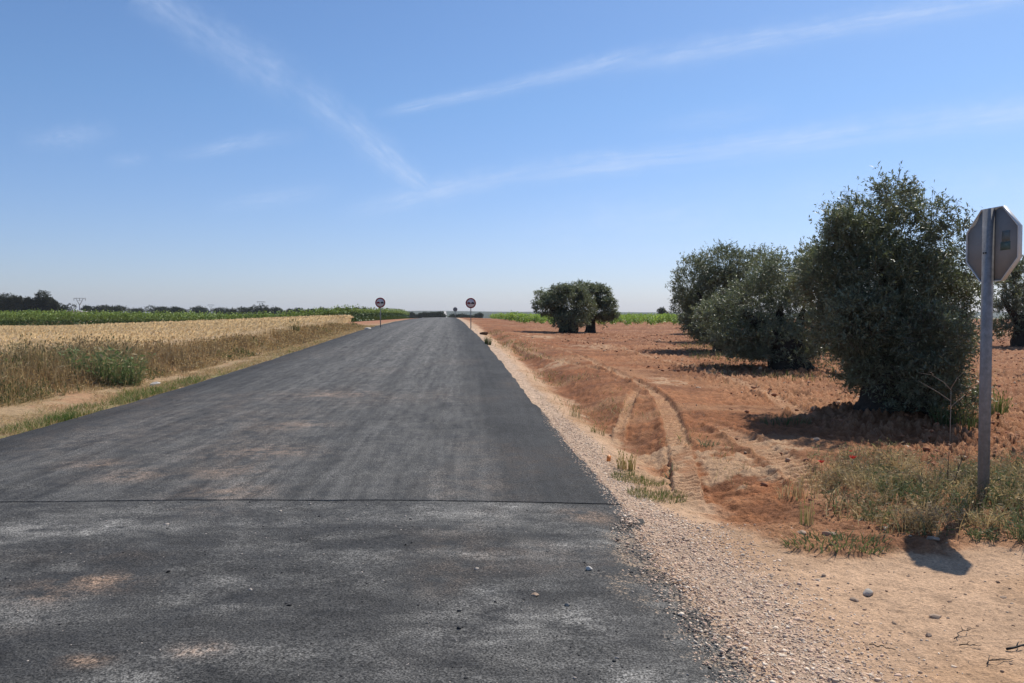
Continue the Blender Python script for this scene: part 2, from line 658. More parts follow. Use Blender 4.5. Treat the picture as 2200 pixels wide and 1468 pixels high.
def mat_asphalt():
    """fresh asphalt: UV = metres across, metres along; Col.r = pale dust, Col.g = reddish dust"""
    m, nt, bs = new_mat('asphalt')
    uv = N(nt, 'ShaderNodeUVMap').outputs[0]
    pos = N(nt, 'ShaderNodeNewGeometry').outputs['Position']
    mp = N(nt, 'ShaderNodeMapping'); mp.inputs['Scale'].default_value = (1, .09, 1); lk(nt, uv, mp.inputs[0])
    st = noise(nt, mp.outputs[0], 2.2, 5, .6)
    st2 = noise(nt, mp.outputs[0], 9, 3, .6)
    mp3 = N(nt, 'ShaderNodeMapping'); mp3.inputs['Scale'].default_value = (1, .018, 1); lk(nt, uv, mp3.inputs[0])
    st3 = noise(nt, mp3.outputs[0], 4.5, 4, .6)
    bl = noise(nt, pos, .8, 5, .65)
    bl2 = noise(nt, pos, 4.5, 5, .7)
    gr = noise(nt, pos, 95, 2, .7)
    gr2 = noise(nt, pos, 38, 3, .7)
    att = N(nt, 'ShaderNodeAttribute', attribute_name='Col')
    sp = N(nt, 'ShaderNodeSeparateColor'); lk(nt, att.outputs['Color'], sp.inputs[0])
    base = mixc(nt, ramp(nt, math_(nt, 'ADD', math_(nt, 'MULTIPLY', st, .6), math_(nt, 'MULTIPLY', st2, .4)), .34, .66), (.022, .021, .020), (.050, .048, .045))
    base = mixc(nt, math_(nt, 'MULTIPLY', ramp(nt, bl, .42, .68), .5), base, (.062, .060, .056))
    dust = math_(nt, 'MULTIPLY', sp.outputs[0], ramp(nt, math_(nt, 'ADD', math_(nt, 'MULTIPLY', bl2, .6), math_(nt, 'MULTIPLY', st2, .4)), .36, .60))
    dust = math_(nt, 'MULTIPLY', dust, ramp(nt, gr, .34, .62, .45, 1.15))
    base = mixc(nt, dust, base, (.235, .222, .200))
    rd = math_(nt, 'MULTIPLY', sp.outputs[1], ramp(nt, bl2, .38, .62))
    rd = math_(nt, 'MULTIPLY', rd, ramp(nt, gr2, .35, .6, .25, 1))
    base = mixc(nt, rd, base, (.36, .235, .155))
    v = math_(nt, 'MULTIPLY', ramp(nt, gr, .36, .64, .32, 1.80), ramp(nt, gr2, .3, .7, .68, 1.32))
    v = math_(nt, 'MULTIPLY', v, ramp(nt, st3, .32, .68, .80, 1.2))
    c = mixc(nt, 1.0, base, grey(nt, v), 'MULTIPLY')
    sand = sp.outputs[2]
    dith = math_(nt, 'ADD', math_(nt, 'MULTIPLY', math_(nt, 'SUBTRACT', bl2, .5), .55), math_(nt, 'MULTIPLY', math_(nt, 'SUBTRACT', math_(nt, 'ADD', gr2, gr), 1.0), 1.5))
    sm = math_(nt, 'MULTIPLY', ramp(nt, math_(nt, 'ADD', sand, dith), .40, .85), ramp(nt, sand, .02, .2))
    c = mixc(nt, sm, c, mixc(nt, ramp(nt, gr2, .35, .65), (.36, .25, .165), (.50, .36, .24)))
    lk(nt, c, bs.inputs['Base Color'])
    lk(nt, ramp(nt, bl2, .3, .7, .72, .9), bs.inputs['Roughness'])
    bs.inputs['Specular IOR Level'].default_value = .2
    hh = math_(nt, 'ADD', math_(nt, 'MULTIPLY', gr, .5), gr2)
    bump(nt, bs, hh, .8, .012)


mat_ground()
mat_asphalt()
mat_plant('olive_leaf', .25, .35, .48, back=(.5, (.20, .225, .165)))
mat_plant('green_leaf', .22, .35, .5)
mat_plant('vine_leaf', .36, .3, .5)
mat_plant('far_leaf', .12, .15, .8)
mat_plant('dry_grass', .30, .2, .75, tint=(1.08, 1.08, .9))
mat_plant('ripe_wheat', .42, .15, .8, tint=(1.1, 1.08, 1.0))
mat_plant('stone', 0, .25, .85)
mat_simple('bark', (.045, .037, .029), .95, 0, .1, 14, .5, .02)
mat_simple('galvanised', (.26, .25, .245), .6, .25, .4, 22, .3)
mat_simple('sign_back', (.24, .225, .21), .6, .1, .4, 6, .12)
mat_simple('sign_rim', (.62, .61, .58), .5, .1, .4)
mat_simple('sign_red', (.30, .010, .014), .7, 0, .15)
mat_simple('sign_white', (.74, .66, .63), .7, 0, .15)
mat_simple('sign_black', (.012, .012, .012), .5, 0, .4)
mat_simple('sticker_grey', (.13, .145, .14), .5, 0, .4, 60, .35)
mat_simple('sticker_green', (.085, .125, .105), .5, 0, .4, 60, .4)
mat_simple('poppy_red', (.72, .035, .018), .6, 0, .3)
mat_simple('twig', (.10, .075, .055), .9, 0, .2, 30, .4)
mat_simple('pale_twig', (.40, .33, .25), .9, 0, .2, 30, .3)
mat_simple('charred', (.012, .011, .011), .7, 0, .3)
mat_simple('steel', (.30, .31, .32), .6, .3, .4)
mat_simple('orange_plastic', (.75, .27, .07), .5, 0, .4)
mat_simple('plaster', (.55, .50, .44), .9, 0, .2, 3, .15)
mat_simple('roof_sheet', (.42, .40, .38), .8, 0, .3, 3, .15)
mat_simple('white_stone', (.62, .57, .50), .85, 0, .2, 8, .25, .01)
mat_simple('pale_rock', (.46, .40, .33), .9, 0, .15, 14, .3, .01)
mat_simple('grey_stone', (.30, .27, .23), .85, 0, .2, 14, .35, .01)
mat_simple('dark_stone', (.045, .043, .042), .85, 0, .2, 20, .35, .01)
mat_simple('dark_earth', (.10, .055, .032), .95, 0, .1, 14, .4, .02)
mat_simple('tan_stone', (.38, .27, .19), .9, 0, .2, 14, .3, .01)
mat_simple('scrub', (.060, .068, .040), .95, 0, .05, .02, .45, 0)
mat_simple('far_track', (.55, .50, .44), .9, 0, .2)

# ------------------------------------------------------------------ sky and sun
SUN_AZ, SUN_EL = R(40), R(49.5)
w = bpy.data.worlds.new("World")
SC.world = w
w.use_nodes = True
nt = w.node_tree
bg = nt.nodes['Background']
sky = N(nt, 'ShaderNodeTexSky')
sky.sky_type = 'NISHITA'
sky.sun_disc = False
sky.sun_elevation = SUN_EL
sky.sun_rotation = SUN_AZ
sky.altitude = 700
sky.air_density = 1.0
sky.dust_density = .85
sky.ozone_density = 1.6
dirv = N(nt, 'ShaderNodeTexCoord').outputs['Generated']
wn = N(nt, 'ShaderNodeMapping'); wn.inputs['Scale'].default_value = (1, 1, 1); lk(nt, dirv, wn.inputs[0])
n_big = noise(nt, dirv, 9, 6, .6)
n_fine = noise(nt, dirv, 42, 6, .62)
warp = math_(nt, 'MULTIPLY', math_(nt, 'SUBTRACT', noise(nt, dirv, 5, 4, .55), .5), .030)


def dot_(v):
    n = N(nt, 'ShaderNodeVectorMath', operation='DOT_PRODUCT')
    lk(nt, dirv, n.inputs[0])
    n.inputs[1].default_value = tuple(v)
    return n.outputs['Value']


cloud = None
# ends (photo pixels mark the directions), half-width at each end in radians, strength, fade lengths
for p1, p2, w0, w1, st, f0, f1 in (
        ((290, -30), (670, 215), .019, .030, .36, .02, .25),
        ((600, 150), (960, 445), .026, .012, .42, .25, .15),
        ((790, 252), (1480, 95), .006, .013, .42, .15, .25),
        ((1250, 150), (2300, -30), .016, .014, .52, .25, .02),
        ((720, 460), (1250, 345), .014, .018, .40, .3, .35),
        ((950, 400), (2350, 218), .014, .020, .55, .3, .02),
        ((340, 340), (680, 285), .008, .012, .30, .4, .4),
        ((430, 452), (740, 400), .010, .012, .28, .4, .4),
        ((30, 300), (260, 278), .012, .014, .26, .4, .4),
        ((220, 345), (330, 338), .008, .008, .18, .4, .4),
        ((1000, 520), (1800, 430), .030, .045, .26, .4, .4),
        ((1500, 440), (2400, 400), .030, .040, .24, .4, .1),
        ((700, 560), (1900, 520), .020, .030, .14, .4, .4),
        ((1350, 280), (1700, 235), .012, .016, .16, .4, .4)):
    d1 = ray(*p1); d1 /= np.linalg.norm(d1)
    d2 = ray(*p2); d2 /= np.linalg.norm(d2)
    nn = np.cross(d1, d2); nn /= np.linalg.norm(nn)
    e = d2 - d1; e /= np.linalg.norm(e)
    a, b = float(d1 @ e), float(d2 @ e)
    t = ramp(nt, dot_(e), a, b)
    wd = math_(nt, 'MULTIPLY_ADD', t, w1 - w0, w0)
    dist = math_(nt, 'ADD', dot_(nn), math_(nt, 'MULTIPLY', warp, .55))
    q = math_(nt, 'DIVIDE', dist, wd)
    cv = N(nt, 'ShaderNodeCombineXYZ')
    lk(nt, math_(nt, 'MULTIPLY', t, 9.0), cv.inputs[0]); lk(nt, math_(nt, 'MULTIPLY', q, 2.6), cv.inputs[1]); cv.inputs[2].default_value = p1[0] * .37
    fib = noise(nt, cv.outputs[0], 1.0, 7, .62)
    q = math_(nt, 'ADD', q, math_(nt, 'MULTIPLY', math_(nt, 'SUBTRACT', n_fine, .5), .9))
    q = math_(nt, 'EXPONENT', math_(nt, 'MULTIPLY', math_(nt, 'MULTIPLY', q, q), -1.6))
    fd = math_(nt, 'MULTIPLY', ramp(nt, t, 0, f0), ramp(nt, t, 1, 1 - f1))
    q = math_(nt, 'MULTIPLY', math_(nt, 'MULTIPLY', q, fd), math_(nt, 'MULTIPLY', ramp(nt, fib, .30, .70, .30, 1.35), st))
    cloud = q if cloud is None else math_(nt, 'MAXIMUM', cloud, q)
tex = math_(nt, 'MULTIPLY', ramp(nt, n_big, .25, .72, .35, 1.1), ramp(nt, n_fine, .25, .75, .7, 1.15))
cloud = math_(nt, 'MULTIPLY', math_(nt, 'MULTIPLY', cloud, tex), .8)
low = ramp(nt, dot_((0, 0, 1)), .02, .25)
tinted = mixc(nt, 1.0, sky.outputs[0], mixc(nt, low, (.80, .845, 1.12), (.755, .95, 1.17)), 'MULTIPLY')
lk(nt, mixc(nt, cloud, tinted, (6.4, 7.4, 9.4)), bg.inputs['Color'])
bg.inputs['Strength'].default_value = .104

sun = bpy.data.lights.new("sun", 'SUN')
sun.energy = 4.7
sun.angle = R(.55)
sun.color = (1.0, .95, .86)
suno = bpy.data.objects.new("sun", sun)
COL.objects.link(suno)
sdir = Vector((math.sin(SUN_AZ) * math.cos(SUN_EL), math.cos(SUN_AZ) * math.cos(SUN_EL), math.sin(SUN_EL)))
suno.rotation_euler = sdir.to_track_quat('Z', 'Y').to_euler()
suno.location = (20, 20, 40)

# ------------------------------------------------------------------ ground
Y0 = -3.0
rows = [-2.6, -2, -1.4, -.8, -.2, .4, 1.0, 1.5, 1.9, 2.2, 2.45]
y = 2.6
while y < 260:
    rows.append(y)
    y += max(.016, y * y / 2400.0) if y < 60 else y * y / 2400.0
while y < 5000:
    rows.append(y)
    y *= 1.12
rows = np.array(rows)
us = np.concatenate([np.linspace(-4, -1.01, 40), np.arange(-1.0, -.75, .01), np.arange(-.75, -.14, .0040), np.arange(-.14, .72, .0014), np.arange(.72, 1.5, .005), np.linspace(1.51, 4, 60)])
UU, YY = np.meshgrid(us, rows)
gx = (UU * (YY - Y0)).ravel()
gy = YY.ravel()
hh, gc, _, _, _ = ground_detail(gx, gy)
ur = under_road(gx, gy)
gzv = zbase(gx, gy) + hh * (1 - ur) - .05 * ur
nr, nc = len(rows), len(us)
ii = (np.arange(nr - 1)[:, None] * nc + np.arange(nc - 1)[None]).ravel()
gf = np.stack([ii, ii + 1, ii + nc + 1, ii + nc], 1)
ground = mesh('ground', np.stack([gx, gy, gzv], 1), gf, 'soil', col=gc, smooth=True)
tag(ground, 'red and sandy farm soil on both sides of the road', kind='structure')

# ------------------------------------------------------------------ roads
DUSTY = [gpt(*p) + (r,) for p, r in (((720, 855), .5), ((640, 925), .35), ((560, 985), .35), ((480, 1030), .3), ((290, 1035), .3), ((210, 1010), .25),
                                     ((480, 1075), .3), ((350, 1135), .35), ((310, 1190), .35))]
DUSTY2 = [gpt(*p) + (r,) for p, r in (((180, 1282), .15), ((235, 1272), .10), ((95, 1312), .09), ((430, 1430), .07), ((190, 1452), .06), ((1280, 1125), .12), ((1250, 1112), .10))]


def blobs(B, x, y, sx=1.6):
    o = np.zeros(len(x))
    for bx, by, br in B:
        o = np.maximum(o, np.exp(-(((x - bx) / (br * sx)) ** 2 + ((y - by) / br) ** 2)))
    return o


def road_z(x, y):
    l = XL(y); r = XR(y)
    t = np.clip((x - l) / (r - l), 0, 1)
    m = (l + r) / 2
    return zbase(m, y) + (zbase(x, y) - zbase(m, y)) * .5 + .035 + .035 * (1 - (2 * t - 1) ** 2) + (fbm(x * .5, y * .3, 5, 3) - .5) * .03


JY = 6.46                      # the joint between the road and the junction
ry = [JY]
while ry[-1] < 300:
    ry.append(ry[-1] + max(.03, ry[-1] ** 2 / 1500.0))
ry = np.array(ry)
lat = np.concatenate([[0, .0], np.linspace(.0, 1, 100), [1, 1]])
nl_ = len(lat)
LT, RY = np.meshgrid(lat, ry)
wob_r = (fbm(RY * 2.3, RY * 0 + 3, 77, 4) - .5) * .10 + (fbm(RY * 13, RY * 0, 79, 3) - .5) * .035 * sstep(40, 15, RY)
wob_l = (fbm(RY * 1.7, RY * 0 + 8, 87, 4) - .5) * .12
xl = XL(RY) + wob_l; xr = XR(RY) + wob_r
ov = np.zeros_like(LT); oz = np.zeros_like(LT)
ov[:, 0] = -.055; ov[:, -1] = .055
oz[:, 0] = -.11; oz[:, -1] = -.11
rx = xl + (xr - xl) * LT + ov
crown_z = .035 * (1 - (2 * LT - 1) ** 2)
rz = zbase((xl + xr) / 2, RY) + (zbase(rx, RY) - zbase((xl + xr) / 2, RY)) * .5 + .035 + crown_z + oz + (fbm(rx * .5, RY * .3, 5, 3) - .5) * .03
# keep the road above the ground at its edges
rz = np.maximum(rz, zbase(rx, RY) + .012 + oz)
x1, y1 = rx.ravel(), RY.ravel()
acr = (LT * (XR(RY) - XL(RY))).ravel()
Ln = LT.ravel()
wp = np.zeros(len(x1))
for c_, s_, k_ in ((.36, .05, .8), (.52, .075, 1.0), (.68, .06, .9), (.2, .05, .35), (.80, .03, .45)):
    wp = np.maximum(wp, k_ * np.exp(-((Ln - c_) / s_) ** 2))
fade = .35 + .65 * sstep(9, 30, y1)
broad = sstep(.93, .80, Ln) * sstep(.02, .16, Ln)
dust = np.clip(wp * fade * .42 + .30 * broad + .14 * sstep(25, 60, y1), 0, 1) * sstep(.97, .86, Ln) * sstep(0, .06, Ln)
reds = np.clip(blobs(DUSTY, x1, y1, 1.2) * .55 + .13 * np.clip((fbm(x1 * .6, y1 * .35, 93, 4) - .52) * 5, 0, 1) * sstep(40, 12, y1), 0, 1)
col = np.stack([dust, reds, np.zeros(len(x1))], 1)
nr2 = len(ry)
ii = (np.arange(nr2 - 1)[:, None] * nl_ + np.arange(nl_ - 1)[None]).ravel()
rf = np.stack([ii, ii + 1, ii + nl_ + 1, ii + nl_], 1)
RV = np.stack([x1, y1, rz.ravel()], 1)
# the end face at the joint
e0 = np.arange(nl_)
low = RV[:nl_].copy(); low[:, 2] -= .09
endf = np.stack([e0[:-1] + len(RV), e0[1:] + len(RV), e0[1:], e0[:-1]], 1)
RV2 = np.concatenate([RV, low])
road = mesh('road', RV2, [rf, endf], 'asphalt', col=np.concatenate([col, col[:nl_] * 0]), smooth=False, uv=np.stack([np.concatenate([acr, acr[:nl_]]), RV2[:, 1]], 1))
tag(road, 'fresh dark asphalt road running straight to the horizon', kind='structure')

ax = np.arange(-12, 2.3, .04)
ay = np.append(np.arange(-2.5, JY - .03, .035), JY - .0025)
AX, AY = np.meshgrid(ax, ay)
a1, a2 = AX.ravel(), AY.ravel()
nB = fbm(a1 * 1.3, a2 * 1.3, 61, 4); nS = fbm(a1 * 7, a2 * 7, 63, 3); nX = fbm(a1 * .75, a2 * 1.25, 66, 5)
redge = np.where(a2 > 5.9, XR(a2), .93 + .10 * (5.9 - a2) - .03 * (5.9 - a2) ** 2)
off = a1 - redge
off = off - .14 * sstep(5.4, 3.6, a2)
sandw = sstep(-.62, .48, off + (nB - .5) * .9 + (nS - .5) * .6) * sstep(6.0, 5.5, a2 + (nB - .5) * .5)
kn = sstep(6.2, 5.6, a2)
keep_v = off + (nB - .5) * (.04 + .5 * kn) + (nS - .5) * (.03 + .45 * kn) < .02 + .14 * kn
dustA = np.clip((nX - .40) * 3.6, 0, 1) * 1.0 + .08 + .45 * np.clip((fbm(a1 * 2.6, a2 * 4.0, 68, 4) - .5) * 4, 0, 1)
dustA *= .55 + .45 * sstep(6.6, 5.6, a2)
scuff = sstep(.55, .72, fbm(a1 * 1.7 + a2 * .3, a2 * 3.0, 167, 5)) * sstep(.40, .60, fbm(a1 * .7, a2 * .9, 171, 3))
dustA = np.clip(dustA * .8 + scuff * .45, 0, 1.1)
dustA *= 1 - .75 * sstep(-.9, -.2, off) * (a2 > 5.75)
redA = np.clip(blobs(DUSTY2, a1, a2, 1.6) * .8 + .12 * np.clip((fbm(a1 * .8, a2 * .8, 95, 4) - .58) * 6, 0, 1), 0, 1)
azz = road_z(a1, np.full(len(a1), JY)) - .004 + (nB - .5) * .010 * sstep(6.7, 6.2, a2)
azz = np.maximum(azz, zbase(a1, a2) + .012)
azz -= .018 * sstep(-.4, .12, off) * sstep(6.3, 5.6, a2)
sink = sstep(-.45, .02, off + (nB - .5) * .3) * sstep(6.1, 5.7, a2)
sel = sink > 0
azz[sel] = azz[sel] * (1 - sink[sel]) + (gz(a1[sel], a2[sel]) - .006 + .05 * under_road(a1[sel], a2[sel])) * sink[sel]
kv = keep_v.reshape(AX.shape)
na = len(ax)
I, J = np.meshgrid(np.arange(len(ay) - 1), np.arange(na - 1), indexing='ij')
ok = (kv[:-1, :-1] & kv[1:, :-1] & kv[:-1, 1:] & kv[1:, 1:]).ravel()
ii = (I * na + J).ravel()[ok]
af = np.stack([ii, ii + 1, ii + na + 1, ii + na], 1)
used = np.unique(af)
remap = np.full(len(a1), -1); remap[used] = np.arange(len(used))
apron = mesh('junction_road', np.stack([a1, a2, azz], 1)[used], remap[af], 'asphalt', col=np.stack([dustA, redA, sandw], 1)[used], smooth=True,
             uv=np.stack([a2 * .8, a1 * 4.5], 1)[used])
tag(apron, 'older dusty asphalt at the junction in front of the joint', kind='structure')

# ------------------------------------------------------------------ hills at the horizon
hx = np.linspace(-3200, 3200, 161)
hy = np.linspace(1300, 4200, 30)
HX, HY = np.meshgrid(hx, hy)
hz_ = -7 + (sstep(1300, 2900, HY) * (19 + 8 * np.exp(-((HX + 350) / 700) ** 2)) * (.75 + .5 * fbm(HX / 520, HY / 900, 51, 4))) - 8 * sstep(-500, -2500, HX) * sstep(1300, 2900, HY)
ii = (np.arange(29)[:, None] * 161 + np.arange(160)[None]).ravel()
hills = mesh('hills', np.stack([HX.ravel(), HY.ravel(), hz_.ravel()], 1), np.stack([ii, ii + 1, ii + 162, ii + 161], 1), 'scrub', smooth=True)
tag(hills, 'low hazy scrub covered hills on the horizon', kind='structure')

# ------------------------------------------------------------------ stones and gravel
def ico():
    t = (1 + 5 ** .5) / 2
    v = np.array([(-1, t, 0), (1, t, 0), (-1, -t, 0), (1, -t, 0), (0, -1, t), (0, 1, t), (0, -1, -t), (0, 1, -t), (t, 0, -1), (t, 0, 1), (-t, 0, -1), (-t, 0, 1)], float)
    v /= np.linalg.norm(v[0])
    f = np.array([(0, 11, 5), (0, 5, 1), (0, 1, 7), (0, 7, 10), (0, 10, 11), (1, 5, 9), (5, 11, 4), (11, 10, 2), (10, 7, 6), (7, 1, 8), (3, 9, 4), (3, 4, 2), (3, 2, 6), (3, 6, 8), (3, 8, 9), (4, 9, 5), (2, 4, 11), (6, 2, 10), (8, 6, 7), (9, 8, 1)])
    return v, f


IV, IF = ico()


def stones(P, S, C, flat=.5, rough=.36):
    n = len(P)
    V = IV[None] * (1 + RNG.uniform(-rough, rough, (n, 12, 1)))
    V = V * np.stack([RNG.uniform(.7, 1.3, n), RNG.uniform(.7, 1.2, n), flat * RNG.uniform(.7, 1.3, n)], 1)[:, None]
    a = RNG.uniform(0, 2 * math.pi, n); b = RNG.normal(0, .35, n)
    ca, sa, cb, sb = np.cos(a), np.sin(a), np.cos(b), np.sin(b)
    x, y, z = V[..., 0], V[..., 1], V[..., 2]
    y, z = y * cb[:, None] - z * sb[:, None], y * sb[:, None] + z * cb[:, None]
    x, y = x * ca[:, None] - y * sa[:, None], x * sa[:, None] + y * ca[:, None]
    V = np.stack([x, y, z], -1) * S[:, None, None] + P[:, None]
    F = (np.arange(n)[:, None, None] * 12 + IF[None]).reshape(-1, 3)
    return V.reshape(-1, 3), F, np.repeat(C, 12, 0)


def ptz(x, y, dz=0):
    return np.stack([x, y, gz(x, y) + dz], 1)


def gravel_cols(n):
    base = np.array([[.70, .52, .37], [.62, .43, .30], [.76, .62, .47], [.46, .34, .25], [.66, .45, .32]])
    return base[RNG.integers(0, 5, n)] * RNG.uniform(.75, 1.2, (n, 1))


# gravel band beside the road and across the junction
gy_ = np.concatenate([RNG.uniform(2.9, 6.5, 16000), RNG.uniform(6, 12, 9000), 12 + 30 * RNG.random(5000) ** 1.6])
u_ = RNG.normal(0, 1, len(gy_))
ctr = np.where(gy_ < 6.2, 1.25 - .05 * (gy_ - 4.5), XR(gy_) + .22)
wid = np.where(gy_ < 6.2, .24, .13)
gx_ = ctr + u_ * wid
gx_, gy_ = np.concatenate([gx_, XR(gy_[:6000]) - .09 + .14 * RNG.random(6000)]), np.concatenate([gy_, gy_[:6000]])
gy_[-6000:] = 5.9 + 22 * RNG.random(6000) ** 1.8
gx_[-6000:] = XR(gy_[-6000:]) - .10 + .16 * RNG.random(6000) ** .6
edge_st = (gx_ > XR(gy_) - .10) & (gx_ < XR(gy_) + .04)
ok = (gx_ > XR(gy_) + .03) | (gy_ < 5.9) | (edge_st & (RNG.random(len(gx_)) < .55))
ok &= gx_ > .45
gx_, gy_ = gx_[ok], gy_[ok]
S = np.clip(np.exp(RNG.normal(math.log(.0050), .42, len(gx_))), .002, .016)
P = ptz(gx_, gy_, 0)
apr = (gx_ < .93 + .10 * (5.9 - gy_)) & (gy_ < 5.9)
P[:, 2] = np.where(apr, zbase(gx_, gy_) + .024, P[:, 2])
on_edge = (gx_ < XR(gy_) + .035) & (gy_ >= 5.9)
P[:, 2] = np.where(on_edge, np.where(gy_ > JY, np.maximum(road_z(gx_, gy_), zbase(gx_, gy_) + .012), zbase(gx_, gy_) + .03), P[:, 2])
P[:, 2] += S * .05
V, F, C = stones(P, S, gravel_cols(len(S)))
tag(mesh('gravel', V, F, 'stone', col=C), 'pinkish crushed gravel spread along the road edge and junction', 'gravel', kind='stuff')

# crumbs of asphalt and grit lying on the old surface
n = 1500
x = RNG.uniform(-3.2, 1.0, n); y = RNG.uniform(2.6, 6.6, n)
S = np.exp(RNG.normal(math.log(.0045), .35, n))
P = np.stack([x, y, road_z(x, np.full(n, JY)) - .007 + S * .4], 1)
C = np.where((RNG.random(n) < .6)[:, None], np.array([[.035, .034, .034]]), np.array([[.40, .34, .29]])) * RNG.uniform(.7, 1.2, (n, 1))
V, F, C = stones(P, S, C)
tag(mesh('grit', V, F, 'stone', col=C), 'loose grit scattered over the old asphalt', 'grit', kind='stuff')

# clods of red soil
n = 15000
y = 5.6 + 40 * RNG.random(n) ** 1.9
x = XR(y) + 1.2 + RNG.random(n) ** .8 * (3 + .75 * y)
_, _, til, redv, _ = ground_detail(x, y)
den = np.clip(.10 + .9 * til, 0, 1) * redv * (vnoise(x * 2.2, y * 2.2, 55) > .35)
ok = RNG.random(n) < den
x, y = x[ok], y[ok]
S = np.minimum(np.exp(RNG.normal(math.log(.016), .5, len(x))), .045) * (1 + .02 * y)
C = np.where((RNG.random(len(x)) < .22)[:, None], np.array([[.44, .30, .20]]), np.array([[.30, .13, .065]])) * RNG.uniform(.75, 1.25, (len(x), 1))
V, F, C = stones(ptz(x, y, 0), S, C, .6, .35)
tag(mesh('soil_clods', V, F, 'stone', col=C), 'clods of red earth and pale pebbles turned up in the tilled field', 'clods', kind='stuff')

# pebbles strewn over the sandy track
n = 1500
y = RNG.uniform(3.0, 6.6, n); x = RNG.uniform(1.5, 4.4, n)
S = np.minimum(np.exp(RNG.normal(math.log(.0045), .5, n)), .016)
C = np.array([[.36, .24, .16], [.27, .17, .11], [.46, .36, .27]])[RNG.integers(0, 3, n)] * RNG.uniform(.75, 1.2, (n, 1))
V, F, C = stones(ptz(x, y, 0), S, C)
tag(mesh('pebbles', V, F, 'stone', col=C), 'small brown pebbles strewn over the sandy track', 'pebbles', kind='stuff')


def rock(name, px, py, size, mat, label, flat=.6, cat_='stone', on_road=False):
    x, y = gpt(px, py)
    z = gz1(x, y)
    if on_road:
        z = max(z, float(zbase(x, y)) + .05)
    # a faceted, slightly bevelled boulder grown from a jittered icosphere
    import bmesh
    bm = bmesh.new()
    bmesh.ops.create_icosphere(bm, subdivisions=3, radius=1)
    rr = random.Random(int(px * 7 + py))
    cuts = []
    for k in range(9):
        d = Vector((rr.gauss(0, 1), rr.gauss(0, 1), rr.gauss(0, 1))).normalized()
        cuts.append((d, rr.uniform(.58, .85)))
    sx, sy = rr.uniform(.9, 1.2), rr.uniform(.75, 1.0)
    for v in bm.verts:
        for d, h in cuts:
            q = v.co.dot(d)
            if q > h: v.co -= d * (q - h) * .92
        v.co += Vector((rr.gauss(0, .012), rr.gauss(0, .012), rr.gauss(0, .012)))
        v.co = Vector((v.co.x * sx, v.co.y * sy, v.co.z * flat)) * size / 2
    me = bpy.data.meshes.new(name)
    bm.to_mesh(me); bm.free()
    me.materials.append(MATS[mat])
    o = bpy.data.objects.new(name, me)
    COL.objects.link(o)
    o.location = (x, y, z + size * flat * .18)
    o.rotation_euler = (0, 0, rr.uniform(0, 6))
    return tag(o, label, cat_, 'stones lying around the junction')


def pxm(py):                     # metres per photo pixel on the ground at that row (near ground)
    return EYE / (py - 678.0)


rock('stone', 1865, 1276, .078, 'pale_rock', 'largest stone on the sandy track, pale on top', .62)
rock('stone', 1441, 1124, .055, 'dark_stone', 'black lump of asphalt on the gravel shoulder', .9)
rock('stone', 1783, 1158, .105, 'tan_stone', 'pale flat stone slab at the edge of the weeds', .45)
rock('stone', 2003, 1166, .10, 'tan_stone', 'reddish flat stone touching the shadow of the stop sign', .4)
rock('stone', 1722, 1154, .10, 'tan_stone', 'low brown clod of earth left of the pale slab', .4)
rock('stone', 1266, 1241, .042, 'white_stone', 'small white stone on the asphalt left of the gravel', .7, on_road=True)
rock('stone', 1150, 1300, .042, 'tan_stone', 'tan stone on the asphalt, farthest left of the loose stones', .6, on_road=True)
rock('stone', 1219, 1321, .032, 'grey_stone', 'little grey stone lying alone on the dark asphalt', .7, on_road=True)
rock('stone', 1770, 1240, .035, 'tan_stone', 'small brown stone above the largest pale stone', .6)
rock('stone', 1995, 1365, .034, 'tan_stone', 'small tan stone in the middle of the bare sand', .7)
rock('stone', 2010, 1328, .06, 'tan_stone', 'long pinkish stone on the bare sand', .35)
rock('stone', 2155, 1282, .045, 'tan_stone', 'brown stone near the right edge below the sign shadow', .5)
rock('stone', 1835, 1290, .045, 'tan_stone', 'pinkish stone just left of the largest pale stone', .6)
rock('stone', 334, 822, .26, 'white_stone', 'white stone on the straw verge right of the green bush', .6)
rock('stone', 790, 708, .45, 'white_stone', 'pale rock on the verge left of the no overtaking sign', .45)
rock('earth_clump', 1040, 717, .55, 'dark_earth', 'dark clump of earth in the ditch below the right road sign', .5, cat_='earth clump')

# ------------------------------------------------------------------ twigs
def twig(px, py, ang, length, mat, label, forks=2, r=.003, name='twig'):
    x, y = gpt(px, py)
    z = gz1(x, y)
    b = MB()
    rr = random.Random(int(px))
    P = [(0, 0, .006)]
    n = 6
    for i in range(n):
        P.append((length * (i + 1) / n, rr.gauss(0, length * .03), .008 + abs(rr.gauss(0, .006))))
    b.tube(P, np.linspace(r, r * .45, n + 1), 6)
    for k in range(forks):
        i = rr.randint(1, n - 2)
        p = np.array(P[i]); s = rr.choice((-1, 1))
        q = p + np.array([length * .22, s * length * .14, .01])
        b.tube([p, (p + q) / 2 + np.array([0, 0, .004]), q], [r * .6, r * .5, r * .3], 5)
    o = b.build(name, mat)
    o.location = (x, y, z + .004)
    o.rotation_euler = (0, 0, ang)
    return tag(o, label, 'twig', 'dry twigs on the sand')


twig(2050, 1378, R(40), .19, 'twig', 'thin dry twig slanting up to the right on the sand')
twig(1868, 1388, R(-50), .12, 'charred', 'short dark twig on the sand beside the gravel')
twig(2162, 1400, R(15), .17, 'charred', 'thick dark twig at the right edge of the picture', r=.006)
twig(2060, 1390, R(-8), .10, 'twig', 'short light brown twig below the slanting one', 1)
twig(2120, 1432, R(20), .16, 'twig', 'forked brown twig in the bottom right corner', 3)
twig(1845, 1120, R(55), .16, 'pale_twig', 'bleached grey twig lying in the weeds', 1, .006)
twig(1900, 1150, R(50), .13, 'pale_twig', 'pale stick poking out of the front of the weeds', 1, .006)

